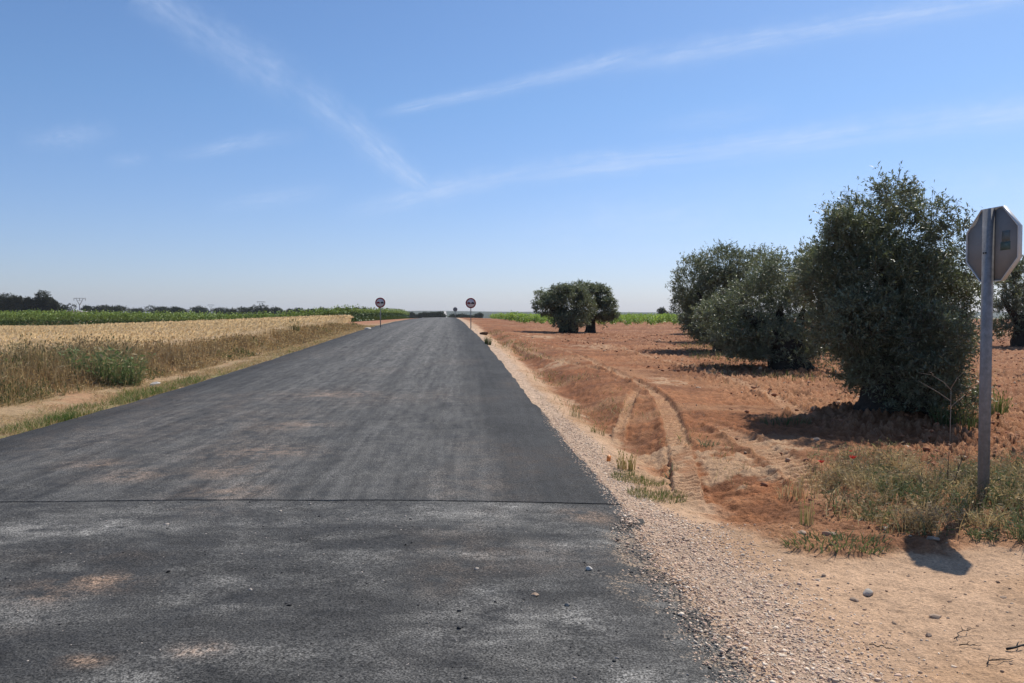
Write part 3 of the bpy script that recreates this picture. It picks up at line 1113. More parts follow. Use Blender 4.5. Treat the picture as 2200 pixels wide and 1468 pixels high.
# ------------------------------------------------------------------ grasses
def lean_of(n, k):
    a = RNG.uniform(0, 2 * math.pi, n)
    return np.stack([np.cos(a), np.sin(a)], 1) * k[:, None]


STRAWC = np.array([[.50, .36, .19], [.42, .29, .15], [.56, .44, .26], [.36, .24, .13]])
BROWNC = np.array([[.30, .205, .11], [.38, .26, .135], [.48, .355, .195], [.25, .19, .115], [.38, .29, .175], [.54, .41, .23]])
GREENC = np.array([[.10, .16, .035], [.14, .19, .05], [.08, .12, .035], [.18, .21, .07]])


def pick(P, n, j=.2):
    return P[RNG.integers(0, len(P), n)] * RNG.uniform(1 - j, 1 + j, (n, 1))


# wheat -------------------------------------------------------------
def wheat_edge(y):               # x of the field's edge facing the road
    return np.interp(y, [8, 14, 26, 36, 50, 62, 98], [-10.3, -10.2, -10.3, -10.0, -10.6, -12.5, -21.5])


def wheat_top(x, y):
    return .50 + (fbm(x * .12, y * .12, 71, 3) - .5) * .16 + (vnoise(x * .9, y * .9, 73) - .5) * .06


wx = np.concatenate([np.linspace(0, 12, 120), np.linspace(12.2, 95, 180)])
wy = np.geomspace(7, 99, 230)
WU, WY = np.meshgrid(wx, wy)
WX = wheat_edge(WY) - .2 - WU
wz = zbase(WX, WY) + .14 * sstep(90, 40, WY) + (wheat_top(WX, WY) - .03) * sstep(0, .5, WU) * sstep(99, 97.5, WY) + (RNG.random(WX.shape) - .5) * .06
ii = (np.arange(229)[:, None] * 300 + np.arange(299)[None]).ravel()
wf = np.stack([ii, ii + 1, ii + 301, ii + 300], 1)
wc = np.array([.60, .46, .30]) * (.8 + .4 * RNG.random((WX.size, 1)))
sheet = (np.stack([WX.ravel(), WY.ravel(), wz.ravel()], 1), wf, wc)
n = 150000
y = 8 * (98 / 8.0) ** RNG.random(n)
x = wheat_edge(y) - RNG.random(n) ** 1.1 * (.80 * y + 6)
ok = (x > -.80 * y - 8)
x, y = x[ok], y[ok]
n = len(x)
zb = zbase(x, y) + .14 * sstep(90, 40, y)
top = wheat_top(x, y) * RNG.uniform(.85, 1.12, n)
sc = np.clip(y / 14.0, 1, 6)
base = np.stack([x, y, zb + .10], 1)
ln = np.stack([RNG.normal(.05, .06, n), RNG.normal(-.02, .06, n)], 1)
patch = fbm(x * .09, y * .16, 75, 3)[:, None]
Cw = np.array([.74, .585, .365]) * (.82 + .36 * patch) * RNG.uniform(.75, 1.22, (n, 1))
Cw = np.where(RNG.random((n, 1)) < .12, Cw * np.array([.72, .62, .5]), Cw)
bl = blades(base, top - .12, .006 * sc, ln, Cw, Cw)
tipP = base + np.stack([ln[:, 0], ln[:, 1], top - .12], 1)
hd = heads(tipP, .085 * np.sqrt(sc), .008 * sc, np.stack([ln[:, 0] * 3 + .1, ln[:, 1] * 3, np.full(n, .22)], 1), Cw * 1.08)
V, F, C = cat(sheet, bl, hd)
tag(mesh('wheat', V, F, 'ripe_wheat', col=C), 'field of ripe golden wheat left of the road', 'wheat field', kind='stuff')

# dry weeds on the bank ----------------------------------------------
def bank_x(y):
    return np.interp(y, [8, 14, 18, 26, 34, 50], [-9.3, -9.15, -8.95, -9.2, -9.1, -9.9])


n = 60000
y = 8.5 + 43 * RNG.random(n) ** 1.5
d = RNG.random(n)
x = bank_x(y) + .65 - d * 2.1
cl = fbm(x * 1.1, y * 1.1, 81, 3)
ok = RNG.random(n) < np.clip((cl - .30) * 3.2, .12, 1) * np.where(y > 27, .8, 1)
x, y, d, cl = x[ok], y[ok], d[ok], cl[ok]
n = len(x)
hmax = np.interp(y, [8, 20, 24, 28, 34, 50], [.80, .74, .56, .40, .32, .24])
H = hmax * (.35 + .75 * cl) * RNG.uniform(.5, 1.15, n) * (.22 + .88 * sstep(.05, .5, d))
kind = fbm(x * .6, y * .6, 83, 3)
C = np.where((kind > .53)[:, None], pick(BROWNC[[0, 3, 4]], n), pick(BROWNC, n))
C = np.where((RNG.random(n) < np.interp(y, [14, 26, 36], [.26, .45, .6]))[:, None], pick(STRAWC, n), C)
C = np.where(((kind < .43) & (RNG.random(n) < .45))[:, None], pick(np.array([[.13, .15, .06], [.16, .17, .08]]), n), C)
base = ptz(x, y, -.02)
ln = lean_of(n, np.abs(RNG.normal(0, .26, n)) * H)
sc = np.clip(y / 12, 1, 3)
bl = blades(base, H, .0075 * sc * RNG.uniform(.6, 1.5, n), ln, C * .9, C * 1.1)
k = RNG.random(n) < .35
tp = base[k] + np.concatenate([ln[k], H[k][:, None]], 1)
hd = heads(tp, RNG.uniform(.03, .09, k.sum()), .009 * sc[k], np.concatenate([ln[k], H[k][:, None] * .8], 1), C[k] * 1.15)
# side shoots that fill the tangle
k2 = RNG.random(n) < .75
f = RNG.uniform(.25, .85, k2.sum())
bp = base[k2] + np.concatenate([ln[k2] * (f ** 1.5)[:, None], (H[k2] * f)[:, None]], 1)
sh = leaves(bp, np.concatenate([RNG.normal(0, 1, (k2.sum(), 2)), RNG.uniform(.1, 1, (k2.sum(), 1))], 1), RNG.uniform(.05, .17, k2.sum()), .008 * sc[k2] * RNG.uniform(.8, 2, k2.sum()), C[k2] * RNG.uniform(.8, 1.2, (k2.sum(), 1)))
V, F, C = cat(bl, hd, sh)
tag(mesh('dry_weeds', V, F, 'dry_grass', col=C), 'tangled brown dry weeds along the bank below the wheat', 'weeds', kind='stuff')

# straw litter on the verge -------------------------------------------
n = 60000
y = 8.5 + 45 * RNG.random(n) ** 1.5
u = RNG.random(n)
x = (XL(y) - .05) * (1 - u) + (bank_x(y) - .3) * u
ok = fbm(x * 1.6, y * 1.6, 85, 3) > .38 - .14 * sstep(.5, 1, u)
x, y = x[ok], y[ok]; n = len(x)
H = RNG.uniform(.01, .08, n) * (1 + 1.2 * sstep(.6, 1, u[ok]))
sc = np.clip(y / 12, 1, 3)
V, F, C = blades(ptz(x, y, 0), H, .006 * sc, lean_of(n, RNG.uniform(.05, .22, n)), np.where(RNG.random((n, 1)) < .22, pick(BROWNC, n), np.where(RNG.random((n, 1)) < .05, pick(GREENC, n), pick(STRAWC, n))))
tag(mesh('straw_litter', V, F, 'dry_grass', col=C), 'flattened straw on the verge between road and bank', 'straw', kind='stuff')

# green grass along the left road edge --------------------------------
n = 26000
y = 8.5 + 26 * RNG.random(n) ** 1.7
u = np.abs(RNG.normal(0, .55, n))
x = XL(y) - .07 - u * np.where(y < 12, 1.6, 1.0)
g = fbm(x * 1.5, y * 1.0, 86, 3)
ok = (g > .45 + .28 * u) & (RNG.random(n) < np.interp(y, [8, 16, 20, 34], [1, 1, .25, .08]))
x, y, g = x[ok], y[ok], g[ok]; n = len(x)
H = RNG.uniform(.03, .11, n) * (.6 + g)
C = np.where(RNG.random((n, 1)) < .3, pick(STRAWC, n), pick(GREENC, n) * 1.15)
V, F, C = blades(ptz(x, y, -.01), H, .006 * np.clip(y / 10, 1, 3), lean_of(n, RNG.uniform(.02, .09, n)), C, C * 1.1)
tag(mesh('verge_grass', V, F, 'dry_grass', col=C), 'short green grass along the left edge of the road', 'grass', kind='stuff')

# sparse straw and weeds on the right shoulder ------------------------
n = 5200
y = 7 + 40 * RNG.random(n) ** 1.3
e = np.abs(RNG.normal(.95, .42, n))
x = XR(y) + .25 + e
ok = fbm(x * 1.2, y * .8, 88, 3) > .53
x, y = x[ok], y[ok]; n = len(x)
C = np.where(RNG.random((n, 1)) < .72, pick(STRAWC, n), pick(GREENC, n))
V, F, C = blades(ptz(x, y, -.01), RNG.uniform(.02, .12, n), .006 * np.clip(y / 10, 1, 3), lean_of(n, RNG.uniform(.02, .12, n)), C)
tag(mesh('shoulder_grass', V, F, 'dry_grass', col=C), 'thin dry grass scattered down the sandy shoulder', 'grass', kind='stuff')


def tuft(name, px, py, n, spread, h, w, cols, label, cat_='grass tuft', head=0., leanf=.4, group=None, ell=1.0, broad=0):
    x0, y0 = gpt(px, py)
    a = RNG.uniform(0, 2 * math.pi, n); r = spread * np.sqrt(RNG.random(n))
    lx, ly = np.cos(a) * r * ell, np.sin(a) * r
    z0 = gz1(x0, y0)
    lz = gz(lx + x0, ly + y0) - z0
    H = h * RNG.uniform(.35, 1.1, n)
    out = np.stack([lx, ly], 1) / (spread + 1e-6)
    ln = (out * .5 + RNG.normal(0, .4, (n, 2))) * (H * leanf)[:, None]
    C = pick(np.asarray(cols, float), n)
    base = np.stack([lx, ly, lz - .015], 1)
    parts = [blades(base, H, w * RNG.uniform(.6, 1.4, n), ln, C * .9, C * 1.1)]
    if head:
        k = RNG.random(n) < head
        parts.append(heads(base[k] + np.concatenate([ln[k], H[k][:, None]], 1), h * RNG.uniform(.1, .22, k.sum()), np.full(k.sum(), w * .9), np.concatenate([ln[k], H[k][:, None]], 1), C[k] * 1.15))
    if broad:
        m = broad
        q = RNG.integers(0, n, m); f = RNG.random(m)
        bp = base[q] + np.concatenate([ln[q] * (f ** 1.5)[:, None], (H[q] * f)[:, None]], 1)
        parts.append(leaves(bp, np.concatenate([RNG.normal(0, 1, (m, 2)), RNG.uniform(-.1, .9, (m, 1))], 1), h * RNG.uniform(.1, .28, m), h * RNG.uniform(.03, .08, m), C[q] * RNG.uniform(.9, 1.25, (m, 1))))
    V, F, C = cat(*parts)
    o = mesh(name, V, F, 'dry_grass', col=C)
    o.location = (x0, y0, z0)
    return tag(o, label, cat_, group)


DG = [[.055, .085, .03], [.075, .11, .04], [.10, .12, .05], [.13, .12, .06]]
LG = [[.13, .19, .05], [.17, .22, .07], [.10, .15, .04]]
MX = [[.35, .27, .14], [.28, .24, .10], [.16, .18, .06], [.42, .33, .18]]
tuft('green_bush', 222, 822, 900, .62, .74, .012, [[.16, .22, .09], [.20, .25, .11], [.30, .27, .14], [.14, .19, .08], [.40, .31, .18]], 'largest green bush among the brown weeds on the left bank', 'bush', .0, .35, 'bushes on the left bank', 1.35, 1300)
tuft('green_bush', -8, 840, 700, .45, .62, .02, LG + DG, 'bright green bush cut by the left edge of the picture', 'bush', .0, .4, 'bushes on the left bank', 1.0, 900)
tuft('green_bush', 632, 725, 130, .32, .62, .02, DG + MX, 'tall thin green weed standing at the far end of the weedy bank', 'bush', .2, .2, 'bushes on the left bank', .7, 180)
tuft('green_bush', 90, 815, 420, .5, .66, .014, [[.15, .14, .075], [.20, .165, .10], [.12, .12, .06]], 'greyish green weed clump between the two bushes of the left bank', 'bush', .0, .3, 'bushes on the left bank', 1.2, 900)
tuft('weed', 130, 905, 160, .16, .17, .010, LG, 'small bright green weed on the straw near the left road edge', 'weed', 0, .7, None, 1.3, 160)
tuft('grass_tuft', 1238, 884, 40, .10, .20, .007, MX + MX + LG, 'upright tuft halfway down the sandy shoulder', 'grass tuft', .3, .25, 'tufts on the right shoulder')
tuft('grass_tuft', 1281, 914, 40, .12, .14, .009, MX, 'low pale tuft on the edge of the red soil below the upright one', 'grass tuft', .2, .5, 'tufts on the right shoulder')
tuft('grass_tuft', 1346, 998, 70, .10, .20, .008, [[.42, .30, .14], [.33, .26, .11], [.25, .22, .08]], 'yellow dry tuft at the top of the green patch beside the gravel', 'grass tuft', .4, .3, 'tufts on the right shoulder')
tuft('grass_tuft', 1730, 1132, 34, .06, .20, .006, [[.30, .27, .11], [.24, .24, .09], [.44, .34, .18]], 'slim yellow green tuft standing alone left of the weeds', 'grass tuft', .4, .15, 'tufts on the right shoulder')
tuft('grass_tuft', 1705, 1058, 60, .12, .15, .008, STRAWC, 'bleached dry tuft at the end of the right wheel track', 'grass tuft', .3, .6, 'tufts on the right shoulder')
tuft('weed', 1048, 741, 70, .12, .34, .022, DG, 'dark green plant growing beside the road below the right road sign', 'weed', 0, .3, None, 1.0, 70)
tuft('weed', 1441, 995, 26, .07, .09, .010, [[.22, .24, .15]], 'tiny grey green seedling on the wheel track', 'weed', 0, .7, 'seedlings on the pale soil', 1.0, 30)
tuft('weed', 1522, 958, 40, .10, .09, .012, [[.17, .20, .12]], 'grey green seedling between the two wheel tracks', 'weed', 0, .8, 'seedlings on the pale soil', 1.2, 40)
tuft('weed', 1690, 908, 90, .24, .14, .010, DG, 'dark weed at the left tip of the shade under the nearest olive', 'weed', 0, .6, None, 1.6, 120)
tuft('grass_patch', 1375, 1020, 700, .28, .075, .005, [[.10, .15, .04], [.13, .17, .05], [.19, .19, .08], [.36, .28, .15]], 'green patch of grass between gravel and ditch, upper half', 'grass patch', 0, .6, 'green grass patches by the ditch', 1.0)
tuft('grass_patch', 1412, 1056, 700, .26, .075, .005, [[.10, .15, .04], [.13, .17, .05], [.19, .19, .08], [.36, .28, .15]], 'green patch of grass between gravel and ditch, lower half', 'grass patch', 0, .6, 'green grass patches by the ditch', 1.0)
tuft('weed', 1800, 1178, 320, .20, .07, .010, [[.14, .19, .07], [.18, .20, .09]], 'low creeping green weed at the foot of the weeds', 'weed', 0, 1.2, None, 1.7, 220)
tuft('weed', 2060, 918, 260, .30, .32, .012, DG + [[.20, .17, .09]], 'dark weed growing at the foot of the nearest olive behind the sign post', 'weed', .1, .5, None, 1.2, 260)
tuft('grass_tuft', 2140, 890, 120, .16, .34, .012, MX + LG, 'straw coloured tuft just right of the stop sign post', 'grass tuft', .4, .3, 'tufts in the olive grove')

# weeds around the stop sign ------------------------------------------
n = 22000
y = RNG.uniform(5.35, 9.0, n)
x = RNG.uniform(2.35, 6.2, n)
lim = np.interp(y, [5.3, 5.7, 6.5, 7.5, 9], [2.9, 2.75, 2.7, 2.85, 3.3])
g = fbm(x * 1.3, y * 1.3, 89, 4)
den = sstep(lim - .25, lim + .3, x) * sstep(5.35, 5.75, y + (g - .5) * .8) * np.interp(y, [5, 7.2, 8.2, 9], [1, 1, .45, .12]) * np.clip((g - .36) * 5, .08, 1) * (1 - .8 * np.exp(-(((x - 3.76) / .36) ** 2 + ((y - 6.15) / .6) ** 2)))
ok = RNG.random(n) < den
x, y, g = x[ok], y[ok], g[ok]; n = len(x)
H = RNG.uniform(.03, .22, n) * (.35 + 1.35 * g) * np.interp(y, [5.3, 6, 8, 9], [.7, 1.05, 1, .7])
gg = fbm(x * 2.1, y * 2.1, 91, 3)
C = np.where((RNG.random(n) < np.clip((gg - .38) * 3.2, .06, .75))[:, None], pick(np.array([[.11, .145, .06], [.15, .175, .075], [.08, .11, .05], [.20, .20, .11]]), n), pick(np.concatenate([STRAWC, BROWNC]), n))
base = ptz(x, y, -.015)
ln = lean_of(n, np.abs(RNG.normal(0, .75, n)) * H)
bl = blades(base, H, .0055 * RNG.uniform(.6, 1.6, n), ln, C * .9, C * 1.1)
k = RNG.random(n) < .22
hd = heads(base[k] + np.concatenate([ln[k], H[k][:, None]], 1), RNG.uniform(.02, .05, k.sum()), np.full(k.sum(), .005), np.concatenate([ln[k], H[k][:, None]], 1), pick(STRAWC, k.sum()))
q = RNG.integers(0, n, 22000); f = RNG.random(22000)
lf = leaves(base[q] + np.concatenate([ln[q] * (f ** 1.5)[:, None], (H[q] * f)[:, None]], 1), np.concatenate([RNG.normal(0, 1, (22000, 2)), RNG.uniform(-.2, .8, (22000, 1))], 1), RNG.uniform(.02, .065, 22000), RNG.uniform(.004, .013, 22000), C[q] * RNG.uniform(.85, 1.25, (22000, 1)))
cl_parts = []
for k in range(150):
    cy = RNG.uniform(5.5, 8.1); cx = RNG.uniform(2.55, 5.9)
    if cx < np.interp(cy, [5.3, 5.7, 6.5, 7.5, 9], [2.95, 2.75, 2.7, 2.85, 3.3]) + RNG.uniform(0, .5): continue
    if math.hypot((cx - 3.75) / 1.0, (cy - 6.10) / 1.6) < .30: continue
    m = int(RNG.integers(50, 120)); hgt = RNG.uniform(.10, .25); spr = RNG.uniform(.06, .15)
    a = RNG.uniform(0, 6.283, m); r = spr * np.sqrt(RNG.random(m))
    px_, py_ = cx + np.cos(a) * r, cy + np.sin(a) * r
    pal = [np.array([[.30, .22, .13], [.40, .30, .18], [.24, .18, .12]]), np.array([[.13, .16, .075], [.10, .13, .06], [.18, .19, .10]]), np.array([[.52, .40, .23], [.45, .33, .19]])][int(RNG.choice(3, p=[.35, .4, .25]))]
    Ck = pick(pal, m)
    Hk = hgt * RNG.uniform(.35, 1.1, m)
    lk_ = np.stack([np.cos(a), np.sin(a)], 1) * (Hk * RNG.uniform(.1, .9, m))[:, None] + RNG.normal(0, .03, (m, 2))
    bs_ = ptz(px_, py_, -.015)
    cl_parts.append(blades(bs_, Hk, .0055 * RNG.uniform(.7, 1.5, m), lk_, Ck * .9, Ck * 1.1))
    q_ = RNG.integers(0, m, m * 2); f_ = RNG.random(m * 2)
    cl_parts.append(leaves(bs_[q_] + np.concatenate([lk_[q_] * (f_ ** 1.5)[:, None], (Hk[q_] * f_)[:, None]], 1), np.concatenate([RNG.normal(0, 1, (2 * m, 2)), RNG.uniform(-.2, .8, (2 * m, 1))], 1),
                           RNG.uniform(.02, .06, 2 * m), RNG.uniform(.005, .014, 2 * m), Ck[q_] * RNG.uniform(.8, 1.3, (2 * m, 1))))
V, F, C = cat(bl, hd, lf, *cl_parts)
tag(mesh('roadside_weeds', V, F, 'dry_grass', col=C), 'mixed green and dry weeds around the foot of the stop sign', 'weeds', kind='stuff')

# green weeds in the shade of the grove --------------------------------
n = 9000
y = RNG.uniform(17.5, 34, n)
x = 4.6 + .14 * (y - 17) + RNG.random(n) * 7
g = fbm(x * .7, y * .9, 97, 3)
ok = g > .53
x, y = x[ok], y[ok]; n = len(x)
C = np.where(RNG.random((n, 1)) < .5, pick(GREENC, n), pick(STRAWC, n) * .9)
V, F, C = blades(ptz(x, y, -.01), RNG.uniform(.04, .2, n), np.full(n, .014), lean_of(n, RNG.uniform(.02, .1, n)), C)
tag(mesh('grove_grass', V, F, 'dry_grass', col=C), 'thin green weeds growing under the olive trees', 'grass', kind='stuff')


# ------------------------------------------------------------------ poppies
def poppy(px, py, stem_h, size, label, tilt=0.3):
    # px,py is the flower; its foot stands stem_h below
    d0 = 8.0
    for _ in range(20):
        X, Z = at(px, py, d0)
        g = gz1(X, d0)
        d0 += (Z - g - stem_h) * 2.2
        d0 = min(max(d0, 5), 12)
    X, Z = at(px, py, d0)
    g = gz1(X, d0)
    e = empty('poppy', (X, d0, g))
    h = Z - g
    b = MB()
    b.tube([(.02, .01, -.02), (.012, .004, h * .5), (0, 0, h)], [.0022, .002, .0016], 5)
    b.build('stem', 'green_leaf', e, col=(.14, .19, .08))
    import bmesh
    for k in range(4):
        a = k * math.pi / 2 + tilt
        V = []
        nu, nv = 6, 5
        for i in range(nu):
            u = i / (nu - 1)
            for j in range(nv):
                t = (j / (nv - 1) - .5) * 1.7 * (.35 + .65 * math.sin(math.pi * (.15 + .8 * u) * .62))
                rr = size * u
                zz = size * (.75 * u ** 1.6 - .12 * math.cos(3 * t) * u) + h
                V.append((rr * math.cos(a + t * .8), rr * math.sin(a + t * .8), zz))
        F = [(i * nv + j, i * nv + j + 1, (i + 1) * nv + j + 1, (i + 1) * nv + j) for i in range(nu - 1) for j in range(nv - 1)]
        mesh('petal', V, np.array(F), 'poppy_red', parent=e, smooth=True)
    c = MB()
    c.tube([(0, 0, h), (0, 0, h + size * .25), (0, 0, h + size * .32)], [size * .12, size * .16, size * .05], 8)
    c.build('seed_head', 'sign_black', e)
    return tag(e, label, 'poppy', 'poppies in the weeds')


poppy(1765, 995, .22, .030, 'red poppy nearest the wheel track, left of the taller one')
poppy(1832, 986, .24, .034, 'red poppy right of the other, in front of the olive shade', .8)
poppy(1828, 971, .20, .016, 'small half open poppy bud above the right poppy', 1.2)


def bare_plant(name, px, py, tops, r, mat, label, cat_, group=None):
    """a dead stalk: px,py = foot, tops = list of polylines of pixels drawn upwards at the foot's distance"""
    x, y = gpt(px, py)
    z = gz1(x, y)
    b = MB()
    for k, pts in enumerate(tops):
        P = []
        for i, (u, v) in enumerate(pts):
            X, Z = at(u, v, y)
            P.append((X - x, .10 * math.sin(k * 2.1) * i / len(pts), Z - z))
        rr = np.linspace(r, r * .4, len(P)) * (1 if k == 0 else .7)
        b.tube(P, rr, 6)
    o = b.build(name, mat)
    o.location = (x, y, z)
    return tag(o, label, cat_, group)


bare_plant('dead_stalk', 2041, 945, [[(2041, 950), (2042, 900), (2043, 860), (2043, 835)], [(2043, 838), (2030, 822), (2005, 806), (1978, 802)], [(2043, 835), (2054, 812), (2068, 796)],
                                     [(2043, 862), (2020, 846), (1990, 828), (1972, 818)], [(2042, 875), (2060, 862), (2078, 850)], [(2005, 806), (1998, 800), (1990, 799)]], .0055, 'pale_twig', 'bare pale dead stalk with forked top in front of the nearest olive', 'dead stalk')
bare_plant('dead_weed', 2037, 1062, [[(2037, 1066), (2036, 1020), (2038, 985), (2040, 955)], [(2036, 1020), (2032, 1008)]], .0045, 'twig', 'thin straight dead stem left of the stop sign post', 'dead stem', 'dead stems by the stop sign')
bare_plant('dead_weed', 2040, 1062, [[(2040, 1066), (2052, 1030), (2060, 1005), (2078, 962)], [(2058, 1010), (2064, 1000), (2062, 985)]], .005, 'twig', 'slanting dark dead stem between the straight one and the post', 'dead stem', 'dead stems by the stop sign')

# ------------------------------------------------------------------ olive trees
O0, O1 = (.066, .080, .042), (.275, .300, .195)


def lobes_px(Y, L, spread=.0, seed=0):
    rr = random.Random(seed)
    out = []
    m = Y / FPX
    for px, py, rx, rz in L:
        X, Z = at(px, py, Y)
        r = rx * m
        out.append((X, Y + rr.uniform(-1, 1) * spread, Z, r, r * .95, rz * m))
    return out


def bark_tube(b, P, r, n=12, rough=.14, seed=0):
    """gnarly limb"""
    P = np.asarray(P, float)
    k = len(P)
    t = np.linspace(0, 1, k); tt = np.linspace(0, 1, k * 4)
    Q = np.stack([np.interp(tt, t, P[:, i]) for i in range(3)], 1)
    rr = np.interp(tt, t, r)
    i0 = b.n
    b.tube(Q, rr, n)
    V = b.v[-1]
    c = np.repeat(Q, n, 0)
    o = V[:len(c)] - c
    f = 1 + (vnoise(V[:len(c), 0] * 9 + seed, V[:len(c), 1] * 9, 3, V[:len(c), 2] * 4) - .5) * 2 * rough * 1.6
    V[:len(c)] = c + o * f[:, None]


def olive(name, px, py, Y, lobes, ntw, nleaf, L, W, tw, label, limbs, rbase, group='olive trees of the grove', extra=(), gap=.42, stem=True, sx=1.0):
    X = (px - 1100.0) / FPX * Y / CP
    z = gz1(X, Y)
    e = empty(name, (X, Y, z))
    V, F, C = crown(list(lobes) + list(extra), ntw, nleaf, L, W, tw, O0, O1, gap=gap, stem=stem)
    V = V - np.array([X, Y, z])
    V[:, 2] = np.maximum(V[:, 2], .04)
    mesh('crown', V, F, 'olive_leaf', col=C, parent=e)
    b = MB()
    for i, (P, r) in enumerate(limbs):
        bark_tube(b, P, r, 14 if i == 0 else 9, .16, i * 3.3)
    b.build('trunk', 'bark', e, smooth=True)
    return tag(e, label, 'olive tree', group)


L1 = [(1895, 426, 44, 38), (1858, 448, 48, 34), (1962, 434, 44, 34), (1980, 470, 40, 36), (1790, 478, 42, 30), (1815, 500, 45, 40), (1850, 525, 75, 60), (1940, 520, 85, 78), (2020, 535, 60, 60), (2058, 580, 56, 62),
      (1800, 590, 66, 72), (1900, 620, 120, 108), (2020, 640, 95, 105), (1812, 690, 72, 70), (1920, 730, 118, 95), (2040, 730, 72, 78), (1868, 790, 66, 52), (1960, 808, 82, 58), (2045, 800, 52, 52), (2012, 848, 56, 36), (1925, 850, 58, 40)]
Y1 = 12.3
l1 = lobes_px(Y1, L1, .55, 1)
m1 = Y1 / FPX
back = [(x + .05, y + .75, zz - .1, r * .85, r * .85, rz * .9) for x, y, zz, r, _, rz in l1 if r > .38]
frontl = lobes_px(Y1 - .95, [(2010, 740, 75, 85), (2000, 820, 70, 60), (1985, 690, 45, 40)], .1, 3)
olive('olive_tree', 1925, 900, Y1, l1 + back + frontl, 15000, 12, .066, .019, .20, 'tallest olive tree, nearest the camera, just left of the stop sign',
      [([(0, 0, -.1), (.02, 0, .25), (.05, .05, .6), (.08, .1, 1.0)], [.62, .46, .36, .26]), ([(-.1, .1, .35), (-.3, .2, .9), (-.5, .3, 1.4), (-.6, .35, 1.8)], [.24, .15, .09, .03]),
       ([(.1, .15, .7), (.05, .3, 1.4), (-.05, .35, 2.1), (-.1, .35, 2.6)], [.22, .13, .06, .02]), ([(.15, .1, .5), (.4, .2, 1.1), (.6, .3, 1.6), (.7, .35, 1.9)], [.2, .12, .06, .02]), ([(.1, -.2, .0), (.35, -.45, .5), (.5, -.7, 1.0)], [.14, .08, .03]),
       ([(-.35, .05, -.08), (-.3, 0, .2), (-.15, 0, .5)], [.26, .2, .15]), ([(.4, .0, -.08), (.33, 0, .2), (.15, 0, .5)], [.28, .2, .15])], .5, gap=.36)

L2 = [(1700, 600, 80, 60), (1640, 650, 80, 72), (1570, 690, 65, 58), (1522, 690, 30, 45), (1610, 720, 70, 45), (1720, 680, 80, 85), (1680, 735, 80, 45), (1770, 620, 70, 80), (1760, 720, 50, 60), (1700, 750, 70, 42), (1640, 740, 58, 38), (1565, 730, 48, 26), (1605, 758, 50, 22), (1745, 765, 45, 30), (1660, 580, 45, 30), (1730, 560, 45, 30)]
Y2 = 21.8
l2 = lobes_px(Y2, L2, .6, 5)
back2 = [(x, y + .9, zz, r * .9, r * .9, rz) for x, y, zz, r, _, rz in l2 if r > .6]
olive('olive_tree', 1695, 790, Y2, l2 + back2, 8500, 11, .080, .026, .22, 'second olive tree of the row, low and spreading, left behind the tallest one',
      [([(0, 0, -.1), (0, 0, .35), (.02, 0, .8)], [.62, .5, .36]), ([(-.1, 0, .5), (-.7, 0, 1.1), (-1.3, 0, 1.6)], [.28, .16, .06]), ([(.1, .1, .6), (.4, .4, 1.2), (.6, .5, 1.7)], [.24, .12, .04]), ([(0, .2, .6), (-.1, .4, 1.4), (-.1, .5, 1.9)], [.22, .12, .03])], .5)

L3 = [(1560, 568, 62, 42), (1500, 605, 48, 58), (1472, 660, 30, 45), (1545, 640, 62, 65), (1610, 590, 55, 50), (1645, 545, 14, 18), (1665, 535, 12, 14), (1500, 680, 38, 28), (1600, 660, 50, 55), (1540, 690, 50, 30), (1482, 698, 34, 20), (1545, 715, 55, 24)]
Y3 = 30.0
l3 = lobes_px(Y3, L3, .7, 6)
back3 = [(x, y + 1.0, zz, r * .9, r * .9, rz) for x, y, zz, r, _, rz in l3 if r > .7]
olive('olive_tree', 1555, 752, Y3, l3 + back3, 6500, 10, .11, .032, .26, 'third olive tree of the row, with a tall sprig sticking up at its right',
      [([(0, 0, -.1), (0, 0, .4), (0, 0, 1.0)], [.45, .34, .26]), ([(-.05, 0, .8), (-.6, 0, 1.6), (-1.0, 0, 2.2)], [.2, .12, .05]), ([(.05, 0, .8), (.6, 0, 1.7), (1.0, 0, 2.6)], [.2, .12, .05])], .4)
L4 = [(1515, 640, 40, 40), (1480, 660, 28, 35), (1550, 650, 40, 40), (1510, 690, 45, 22)]
olive('olive_tree', 1520, 733, 38.0, lobes_px(38.0, L4, .6, 8), 1500, 9, .14, .04, .4, 'fourth olive tree of the row, mostly hidden behind the third',
      [([(0, 0, -.1), (0, 0, .5), (0, 0, 1.6)], [.4, .3, .15])], .4, stem=False)
L5 = [(1500, 660, 30, 28), (1475, 672, 22, 24), (1525, 670, 30, 25), (1500, 690, 34, 14)]
olive('olive_tree', 1502, 717, 48.0, lobes_px(48.0, L5, .6, 9), 1300, 9, .17, .05, .4, 'farthest olive tree of the row, only its lower edge showing left of the third',
      [([(0, 0, -.1), (0, 0, .5), (0, 0, 1.6)], [.4, .3, .15])], .4, stem=False)
# second row at the right edge
L6 = [(2185, 640, 45, 60), (2160, 670, 32, 45), (2215, 600, 50, 50), (2190, 590, 28, 30), (2240, 660, 55, 60), (2180, 705, 40, 22), (2230, 700, 40, 25)]
olive('olive_tree', 2195, 742, 34.0, lobes_px(34.0, L6, .7, 10), 3600, 10, .12, .035, .26, 'olive tree of the second row seen right of the stop sign post',
      [([(0, 0, -.1), (0, 0, .5), (.05, 0, 1.3)], [.42, .33, .2]), ([(0, 0, .8), (-.6, 0, 1.6), (-.9, 0, 2.1)], [.2, .12, .05])], .4)
L7 = [(2330, 560, 70, 90), (2290, 620, 60, 70), (2390, 620, 70, 90), (2330, 690, 80, 50)]
olive('olive_tree', 2345, 795, 21.0, lobes_px(21.0, L7, .6, 12), 1800, 9, .11, .035, .36, 'olive tree of the second row standing just past the right edge of the picture',
      [([(0, 0, -.1), (0, 0, .5), (0, 0, 1.3)], [.45, .35, .2])], .4)
